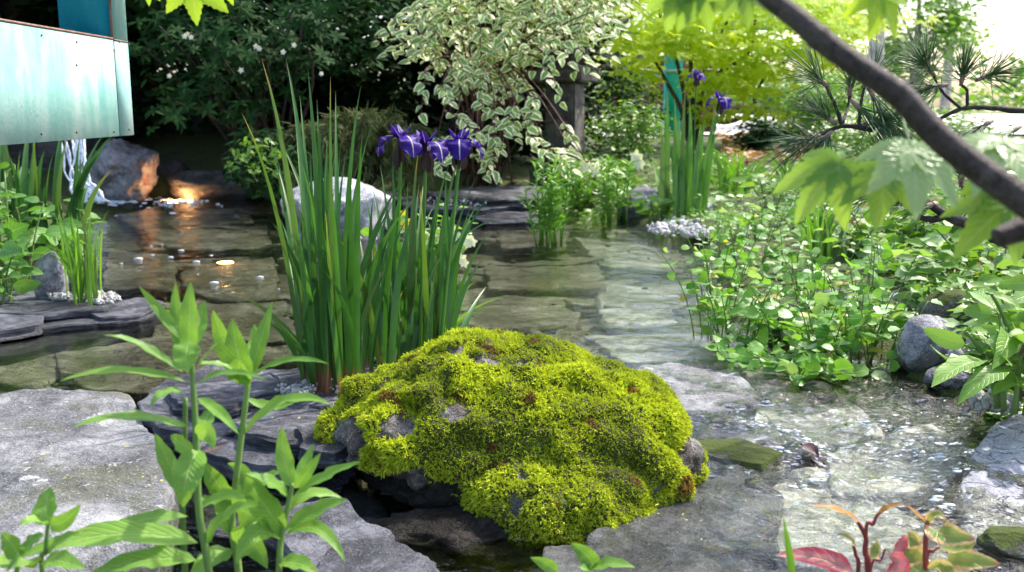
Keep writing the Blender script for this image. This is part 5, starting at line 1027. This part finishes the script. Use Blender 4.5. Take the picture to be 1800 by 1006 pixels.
# feathery shrub
fs = root('feathery_shrub', P(640, 330, 7.4) * np.array([1, 1, 0]) + np.array([0, 0, .1]), 'feathery fine leaved olive green shrub behind the tall iris', 'shrub'); r = np.random.RandomState(8); fb = MB(); tw = MB(); base = np.array(fs.location)
for k in range(70):
    u = r.uniform(520, 745); v = 165 + abs(u - 640) * .35 + r.uniform(0, 110); e = P(u, v, r.uniform(6.8, 7.6)); out_ = np.array([np.sign(u - 640) * .12 * r.rand() + r.randn() * .05, -.1, -.14]); q = bez([base, base * .4 + e * .6 + np.array([0, 0, .25]), e, e + out_], np.linspace(0, 1, 16)); tube(tw, q, [.010, .002], 4)
    n = 90; i = r.uniform(6, 15, n); lo = np.floor(i).astype(int); pp = q[lo] + (q[np.minimum(lo + 1, 15)] - q[lo]) * (i - lo)[:, None] + r.randn(n, 3) * .02; T = q[np.minimum(lo + 1, 15)] - q[lo]; dr = T / (np.linalg.norm(T, axis=1)[:, None] + 1e-9) * .8 + r.randn(n, 3) * .55 + np.array([0, 0, -.25])
    leaves(fb, pp, dr, np.array([[0, -.4, 1.0]]) + r.randn(n, 3) * .3, .085 * r.uniform(.6, 1.3, n), .011, r.rand() * .5 + r.rand(n) * .3, droop=.3)
obj('branch', tw, MT['twig'], fs); obj('foliage', fb, MT['feather'], fs, kind='stuff')
# variegated dogwood
vs = root('variegated_shrub', P(850, 300, 8.2) * np.array([1, 1, 0]) + np.array([0, 0, .1]), 'cream and green variegated shrub arching over the far shore', 'shrub'); r = np.random.RandomState(15); vb = np.array(vs.location); tw = MB(); stuff = MB(); nl = 0
MT['redtwig'] = plain('red_brown_twig', (.05, .018, .012), (.14, .05, .035), 30, .6)
dense = [(700, 75), (740, 20), (770, -60), (1110, -60), (1095, 30), (1040, 60), (965, 75), (925, 150), (880, 190), (830, 175), (790, 140), (735, 120)]
tw_list = []
for (u, v) in sample_poly(dense, 230, r): d = r.uniform(6.7, 7.9); tw_list.append((u + r.randn() * 20 + (900 - u) * .12, v - r.uniform(15, 45), u + r.randn() * 25 + (u - 900) * .10, v + r.uniform(-5, 22), d, 8))
for a in ((750, 120, 740, 200), (775, 150, 790, 180), (860, 165, 850, 190), (870, 180, 868, 300), (905, 180, 880, 265), (900, 190, 905, 245), (940, 170, 930, 225), (940, 190, 935, 260), (990, 215, 1010, 270), (800, 235, 770, 300), (790, 200, 835, 235), (840, 230, 800, 290), (880, 250, 850, 310), (830, 270, 870, 310), (930, 240, 960, 270), (960, 260, 1005, 300), (1000, 260, 990, 300), (1030, 285, 1075, 300), (770, 235, 775, 305), (1030, 40, 1075, 100), (1010, 70, 1035, 130), (960, 110, 985, 180), (985, 40, 1000, 110), (1050, 20, 1092, 62), (975, 60, 960, 140), (870, 220, 840, 260), (850, 200, 900, 235),): tw_list.append((*a, r.uniform(6.5, 6.9), 9))
for i_, (u0, v0, u1, v1, d, k) in enumerate(tw_list):
    if i_ >= 230: s0 = P(840 + (u0 - 850) * .35, 110, 7.2); s1 = P(u0, v0, d + .15); tube(tw, [s0, (s0 + s1) / 2 + np.array([0, 0, .12]), s1], [.006, .004], 5, bez_n=7)
    a, e = P(u0, v0, d + .15), P(u1, v1, d); q = bez([a, (a + e) / 2 + np.array([0, 0, .05]), e], np.linspace(0, 1, 8)); tube(tw, q, [.006, .0025], 5); T = nrm(e - a)
    if r.rand() < .12: tube(tw, [vb + r.randn(3) * np.array([.12, .12, 0]), (vb + a) / 2 + np.array([0, .2, .35]), a], [.008, .004], 5, bez_n=8)
    for j in range(k):
        p = q[1 + (j * 7 // k)]; s_ = 1 if j % 2 else -1; sd = np.cross(T, [0, -.3, 1.0]); dr = T * r.uniform(.1, .8) + sd * s_ * r.uniform(.4, 1) + np.array([0, -.25, r.uniform(-.35, .2)]); n_ = np.array([r.randn() * .3, -.65, .8]) + r.randn(3) * .25; L = r.uniform(.06, .098)
        front = v1 > 150 or (d < 7.05)
        if front and nl < 300: inst('leaf', PR['varieg'][r.randint(3)], vs, frame(p + dr * .01, dr, n_, L)); nl += 1
        else: ribbon(stuff, [p, p + nrm(dr) * L * .5 + nrm(n_) * L * .06, p + nrm(dr) * L - nrm(n_) * L * .2], L * .6, ovate, 5, .25, hint=n_, rnd=r.rand())
obj('twig', tw, MT['redtwig'], vs); obj('foliage', stuff, MT['varieg'], vs, kind='stuff')

# golden maple
gm = onland(1212, 252, .12); gt = root('golden_maple', (gm[0], gm[1], gz(gm[0], gm[1])), 'golden yellow leaved maple with several thin dark stems', 'tree'); r = np.random.RandomState(23); gd = 13.5; gb = np.array(gt.location)
gb = P(1215, 238, gd); gb[2] = gz(gb[0], gb[1]); gt.location = tuple(gb)
for pts in ([(1205, 180), (1190, 110), (1165, 50), (1150, -40)], [(1215, 170), (1214, 80), (1212, 0), (1220, -80)], [(1222, 180), (1262, 130), (1318, 90), (1330, 0), (1340, -60)], [(1240, 215), (1280, 215), (1325, 195), (1328, 165), (1360, 120), (1420, 90)], [(1200, 200), (1175, 150), (1140, 90), (1090, 40)], [(1230, 190), (1245, 100), (1290, 20), (1330, -60)]):
    mb = MB(); tube(mb, bez_smooth(np.vstack([[gb + np.array([0, 0, -.05])], [P(u, v, gd + r.uniform(-.25, .25)) for u, v in pts]])), [.044, .028, .012], 7); obj('stem', mb, MT['twig'], gt)
pm = [];
for k in range(4): mb = MB(); palmate(mb, np.zeros((1, 3)), np.array([[1.0, 0, 0]]), np.array([[0, 0, 1.0]]), 1.0, k * .2, .18 + .08 * k, 7 if k % 2 else 5); pm.append(mb.mesh('maple_leaf', MT['gold']))
poly = [(1035, 60), (1080, -25), (1500, -30), (1555, 20), (1490, 90), (1440, 130), (1340, 150), (1290, 172), (1230, 165), (1130, 140), (1100, 165), (1060, 120)]
sheets_ = [(u, v, r.uniform(12.4, 15)) for u, v in sample_poly(poly, 215, r)] + [(1280, 190, 13.2), (1310, 205, 13.2), (1345, 195, 13.0), (1260, 205, 13.4), (1300, 160, 13.0)]
P_, D_l, N_l, S_l = [], [], [], []
nl = 0
for (u, v, d) in sheets_:
    c = P(u, v, d)
    for k in range(15):
        p = c + r.randn(3) * np.array([.31, .28, .055]) - np.array([0, 0, .0]); n_ = np.array([r.randn() * .25, -.35 + r.randn() * .25, .9]); dr = np.array([r.randn(), -.6, -.25]); s_ = r.uniform(.12, .19)
        pu_, pv_, _d = proj(p)
        if 1163 < pu_ < 1207 and 96 < pv_ < 205: continue
        if nl < 240 and d < 13.4 and k < 9: inst('leaf', pm[r.randint(4)], gt, frame(p, dr, n_, s_)); nl += 1
        else: P_.append(p); D_l.append(dr); N_l.append(n_); S_l.append(s_)
mb = MB(); palmate(mb, np.array(P_), np.array(D_l), np.array(N_l), np.array(S_l), r.rand(len(P_)), .22); obj('crown', mb, MT['gold'], gt, kind='stuff')
# green shrubs of the middle right
for i, (u, v, d, h, cr, m, lab) in enumerate(((1100, 262, 8.9, .75, .35, 'cover', 'green shrub between the lantern and the far iris'), (1345, 250, 11.5, .42, .30, 'darkleaf', 'small dark rounded shrub in front of the pale path'), (1440, 235, 12.5, .75, .5, 'cover', 'bright green shrub beyond the pine needles'), (1480, 215, 16, 1.1, .9, 'cover', 'light green shrub at the far end of the bank'), (1540, 240, 10, .5, .5, 'cover', 'green shrub behind the pine branch'), (1650, 250, 11, .5, .6, 'cover', 'green shrub behind the maple branch at right'), (1390, 220, 20, .9, .8, 'cover', 'green shrub beside the low wall'), (1075, 240, 10.2, 1.0, .5, 'darkleaf', 'dark green shrub in front of the timber fence'))):
    p = P(u, v, d); tree('rounded_shrub', lab, p[0], p[1], h, cr, h * .5, m, 400 + i, 1500, .055 * d / 9, .02, cat='shrub', group='shrubs behind the right bank', low=.0)
# far trees, pale against the sky
for i, (u, d, h, cr, ch, m, lab) in enumerate(((1532, 24, 9, 1.6, 2.2, 'cover', 'grey trunked tree behind the golden maple'), (1660, 42, 13, 3.0, 3.0, 'cover', 'thin far tree against the white sky'), (1600, 34, 5.0, 2.0, 2.0, 'cover', 'soft green far tree left of the white sky'))):
    p = P(u, 186, d); tree('far_tree', lab, p[0], p[1], h, cr, ch, m, 500 + i, 3000, .26, .22, 'greybark', group='far trees beyond the path', clumps=40)

r = np.random.RandomState(88); n = 9000; cx = r.uniform(5, 75, 60); cyy = r.uniform(62, 85, 60); ci = r.randint(0, 60, n); hh = r.uniform(1.4, 3.4, 60)
pts = np.stack([cx[ci] + r.randn(n) * 1.6, cyy[ci] + r.randn(n) * 1.2, .3 + hh[ci] * r.rand(n) ** .7], 1); a = r.rand(n) * 6.283; mb = MB()
leaves(mb, pts, np.stack([np.cos(a), np.sin(a), r.uniform(-.4, .4, n)], 1), np.array([[0, -.5, .8]]) + r.randn(n, 3) * .5, r.uniform(.4, .8, n), .35, ci * .0167); obj('distant_woods', mb, MT['cover'], kind='stuff')
# ------------------------------------------------------------------ pine branches at the right
MT['bud'] = plain('pine_bud', (.20, .12, .09), (.38, .27, .22), 90, .7)
def pine(label, limbs, tufts, seed):
    b = limbs[0][0]; t = root('pine_branch', P(*b[0]), label, 'branch'); r = np.random.RandomState(seed)
    for pts, rad in limbs:
        mb = MB(); tube(mb, bez_smooth([P(*p) for p in pts]), rad, 7, r.rand(), bump=.14); obj('twig', mb, MT['twig'], t)
    for (u, v, d, (du, dv), L, n, spread) in tufts:
        c = P(u, v, d); ax = nrm(P(u + du, v + dv, d - .03) - c); k = r.uniform(0, .35, n)[:, None] * L * d / FPX; dr = ax + r.randn(n, 3) * spread; mb = MB(); needles(mb, c + ax * k, dr, L * d / FPX * r.uniform(.7, 1.1, n), .0009 * d / 1.8, r.rand(n)); obj('needles', mb, MT['pinen'], t, kind='stuff')
        mb = MB(); tube(mb, [c - ax * .01, c + ax * .012, c + ax * .03], [.005, .007, .001], 7); obj('bud', mb, MT['bud'], t)
b0 = [(1830, 430, 1.9), (1720, 402, 1.9), (1660, 378, 1.9), (1610, 345, 1.9)]
pine('dark pine branch with long needles reaching in from the right below the maple branch', [([(1850, 470, 1.9), (1730, 405, 1.9), (1665, 380, 1.9), (1600, 335, 1.9)], [.016, .011, .006]), ([(1665, 380, 1.9), (1625, 385, 1.9), (1580, 355, 1.9), (1545, 335, 1.9)], [.007, .004]), ([(1700, 395, 1.9), (1740, 360, 1.95), (1800, 385, 1.95)], [.006, .004]), ([(1720, 400, 1.9), (1700, 350, 1.95), (1690, 320, 2)], [.006, .003])],
     [(1545, 335, 1.9, (-60, 5), 110, 60, .28), (1580, 345, 1.9, (-60, -20), 110, 60, .35), (1600, 335, 1.9, (-30, -50), 100, 50, .4), (1690, 320, 2.0, (0, -60), 80, 50, .5), (1640, 360, 1.9, (-60, 10), 90, 40, .3), (1760, 370, 1.95, (-40, -40), 80, 50, .5)], 1)
pine('pine branch with fanned needles in front of the bright path', [([(1600, 240, 2.5), (1530, 228, 2.4), (1480, 222, 2.4), (1440, 240, 2.4)], [.008, .006, .004]), ([(1480, 222, 2.4), (1470, 190, 2.4), (1452, 152, 2.4)], [.005, .004]), ([(1482, 215, 2.4), (1490, 190, 2.45), (1494, 168, 2.45)], [.004, .003]), ([(1510, 228, 2.4), (1512, 190, 2.4), (1520, 150, 2.4)], [.005, .003])],
     [(1452, 150, 2.4, (-40, -40), 95, 60, .55), (1494, 166, 2.45, (0, -40), 70, 40, .5), (1440, 240, 2.4, (-60, 15), 105, 80, .42), (1460, 232, 2.4, (-40, 50), 110, 60, .4), (1520, 220, 2.4, (60, -20), 110, 60, .45), (1500, 180, 2.4, (60, 60), 130, 60, .30), (1465, 215, 2.4, (-40, -30), 90, 50, .5), (1520, 150, 2.4, (30, -40), 80, 40, .5), (1530, 160, 2.4, (40, 70), 130, 50, .25)], 2)
pine('blurred pine twig with grey needles above the maple branch', [([(1850, 200, 2.8), (1740, 190, 2.8), (1690, 192, 2.8), (1650, 210, 2.8)], [.008, .005]), ([(1700, 192, 2.8), (1700, 160, 2.8), (1690, 150, 2.8)], [.005, .004]), ([(1690, 192, 2.8), (1655, 160, 2.8), (1640, 130, 2.8)], [.005, .003])],
     [(1690, 145, 2.8, (10, -40), 75, 80, .6), (1640, 130, 2.8, (-30, -40), 90, 90, .55), (1650, 210, 2.8, (-40, -10), 80, 50, .4), (1660, 150, 2.8, (-60, 10), 90, 60, .5), (1720, 140, 2.8, (50, -20), 80, 60, .5), (1740, 215, 2.6, (-50, 25), 90, 40, .3), (1790, 225, 2.6, (-50, 30), 90, 40, .25)], 3)

# ------------------------------------------------------------------ maple branch close to the lens
def lobed_leaf(name, parent, c, axis_, n_, size, m, seed, lobes=7, wmax=.36, droop=.35, asp=None):
    r = np.random.RandomState(seed); c = np.asarray(c); M3 = frame(c, axis_, n_); X = np.array(M3.col[0][:3]); Y = np.array(M3.col[1][:3]); Z = np.array(M3.col[2][:3]); mb = MB(); span = 2.25
    for k in range(lobes):
        f = k / (lobes - 1) * 2 - 1; a = f * span; rl = size * (1 - .55 * abs(f) ** 1.6) * r.uniform(.93, 1.07); d = X * math.cos(a) + Y * math.sin(a)
        pf = lambda t: (np.sin(math.pi * np.clip(t, 0, 1) ** .72) ** .9 * (1 + .30 * ((t * 9) % 1 - .5)) + .02)
        ribbon(mb, [c + Z * .0006 * (k % 3), c + d * rl * .5 + Z * .05 * size, c + d * rl - Z * droop * size * r.uniform(.6, 1.2)], wmax * rl * 1.25, pf, 24, .18, hint=Z, rnd=seed * .17 + .0, across=2)
    b = c - X * size * .75 - Z * .1 * size; tube(mb, [c, (c + b) / 2 + Z * .05 * size, b], [.0008, .0010], 5, bez_n=5)
    return obj(name, mb, MT[m], parent)
bd = .72
mbr = root('maple_branch', P(1830, 380, bd), 'smooth brown maple branch crossing the upper right corner close to the lens', 'branch')
pts = [(1310, -50), (1352, -5), (1402, 34), (1446, 72), (1500, 112), (1560, 152), (1592, 178), (1640, 232), (1700, 282), (1760, 326), (1860, 396)]
q = bez_smooth([P(u, v, bd) for u, v in pts], 10); tt = np.linspace(0, 1, len(q)); rad = np.interp(tt, [0, .3, .6, 1], [.0074, .0084, .0092, .0108])
for nd in (.285, .545): rad = rad * (1 + .14 * np.exp(-((tt - nd) / .012) ** 2)) * (1 + .04 * np.exp(-((tt - nd - .03) / .02) ** 2))
mb = MB(); tube(mb, q, rad, 20); obj('limb', mb, MT['bark'], mbr)
mb = MB(); tube(mb, bez_smooth([P(1870, 385, .75), P(1800, 402, .75), P(1752, 420, .75)]), [.0105, .0098, .0075], 16); obj('limb', mb, MT['bark'], mbr)
lf = [((1602, 262, .84), (-.05, -.6, -.62), (.08, -.28, .95), .066, 'mapleglare', 1), ((1760, 250, .86), (-.5, -.6, -.3), (.05, -.25, .95), .07, 'mapleglare', 2), ((1475, 292, .92), (-.75, -.2, -.75), (-.45, -.75, .5), .068, 'maple', 3), ((1560, 300, .90), (-.3, -.5, -.7), (-.2, -.7, .65), .055, 'maple', 4), ((1790, 350, .88), (-.8, -.2, -.5), (-.2, -.6, .75), .07, 'maple', 5), ((1745, 310, .9), (.4, -.4, -.7), (.1, -.6, .7), .05, 'maple', 6),
      ((1235, -18, .85), (-.5, -.1, -.75), (0, -.8, .5), .040, 'maple', 7), ((1300, -25, .82), (.3, -.1, -.8), (.1, -.8, .5), .036, 'maple', 8), ((1190, -22, .85), (-.2, -.1, -.9), (0, -.85, .4), .038, 'maple', 9), ((1540, -20, .9), (.55, -.1, -.7), (0, -.7, .6), .05, 'limeleaf', 10)]
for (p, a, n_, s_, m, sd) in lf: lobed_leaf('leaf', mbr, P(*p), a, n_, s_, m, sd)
ml = root('maple_spray', P(335, -60, 1.3), 'bright maple leaf tips hanging into the top left of the picture', 'leaves')
lobed_leaf('leaf', ml, P(338, -38, 1.25), (.05, -.1, -1), (0, -1, .15), .062, 'limeleaf', 11, droop=.1); lobed_leaf('leaf', ml, P(262, -22, 1.3), (-.1, -.1, -1), (0, -1, .2), .022, 'limeleaf', 12); lobed_leaf('leaf', ml, P(395, -30, 1.3), (.3, -.1, -1), (0, -1, .2), .028, 'limeleaf', 13)
mb = MB(); tube(mb, [P(200, -70, 1.3), P(330, -72, 1.3), P(420, -60, 1.3)], [.003, .002], 6); obj('twig', mb, MT['twig'], ml)
# fallen leaf caught in the stream
mb = MB(); ribbon(mb, [G(1410, 782, .012), G(1425, 788, .035), G(1440, 806, .01)], .03, ovate, 8, .5, hint=(0, -.5, .9), wave=.3, across=4); tag(obj('dead_leaf', mb, MT['sheath'], origin=G(1425, 792, 0)), 'dark dead leaf caught in the ripples right of the mossy boulder', 'leaf')
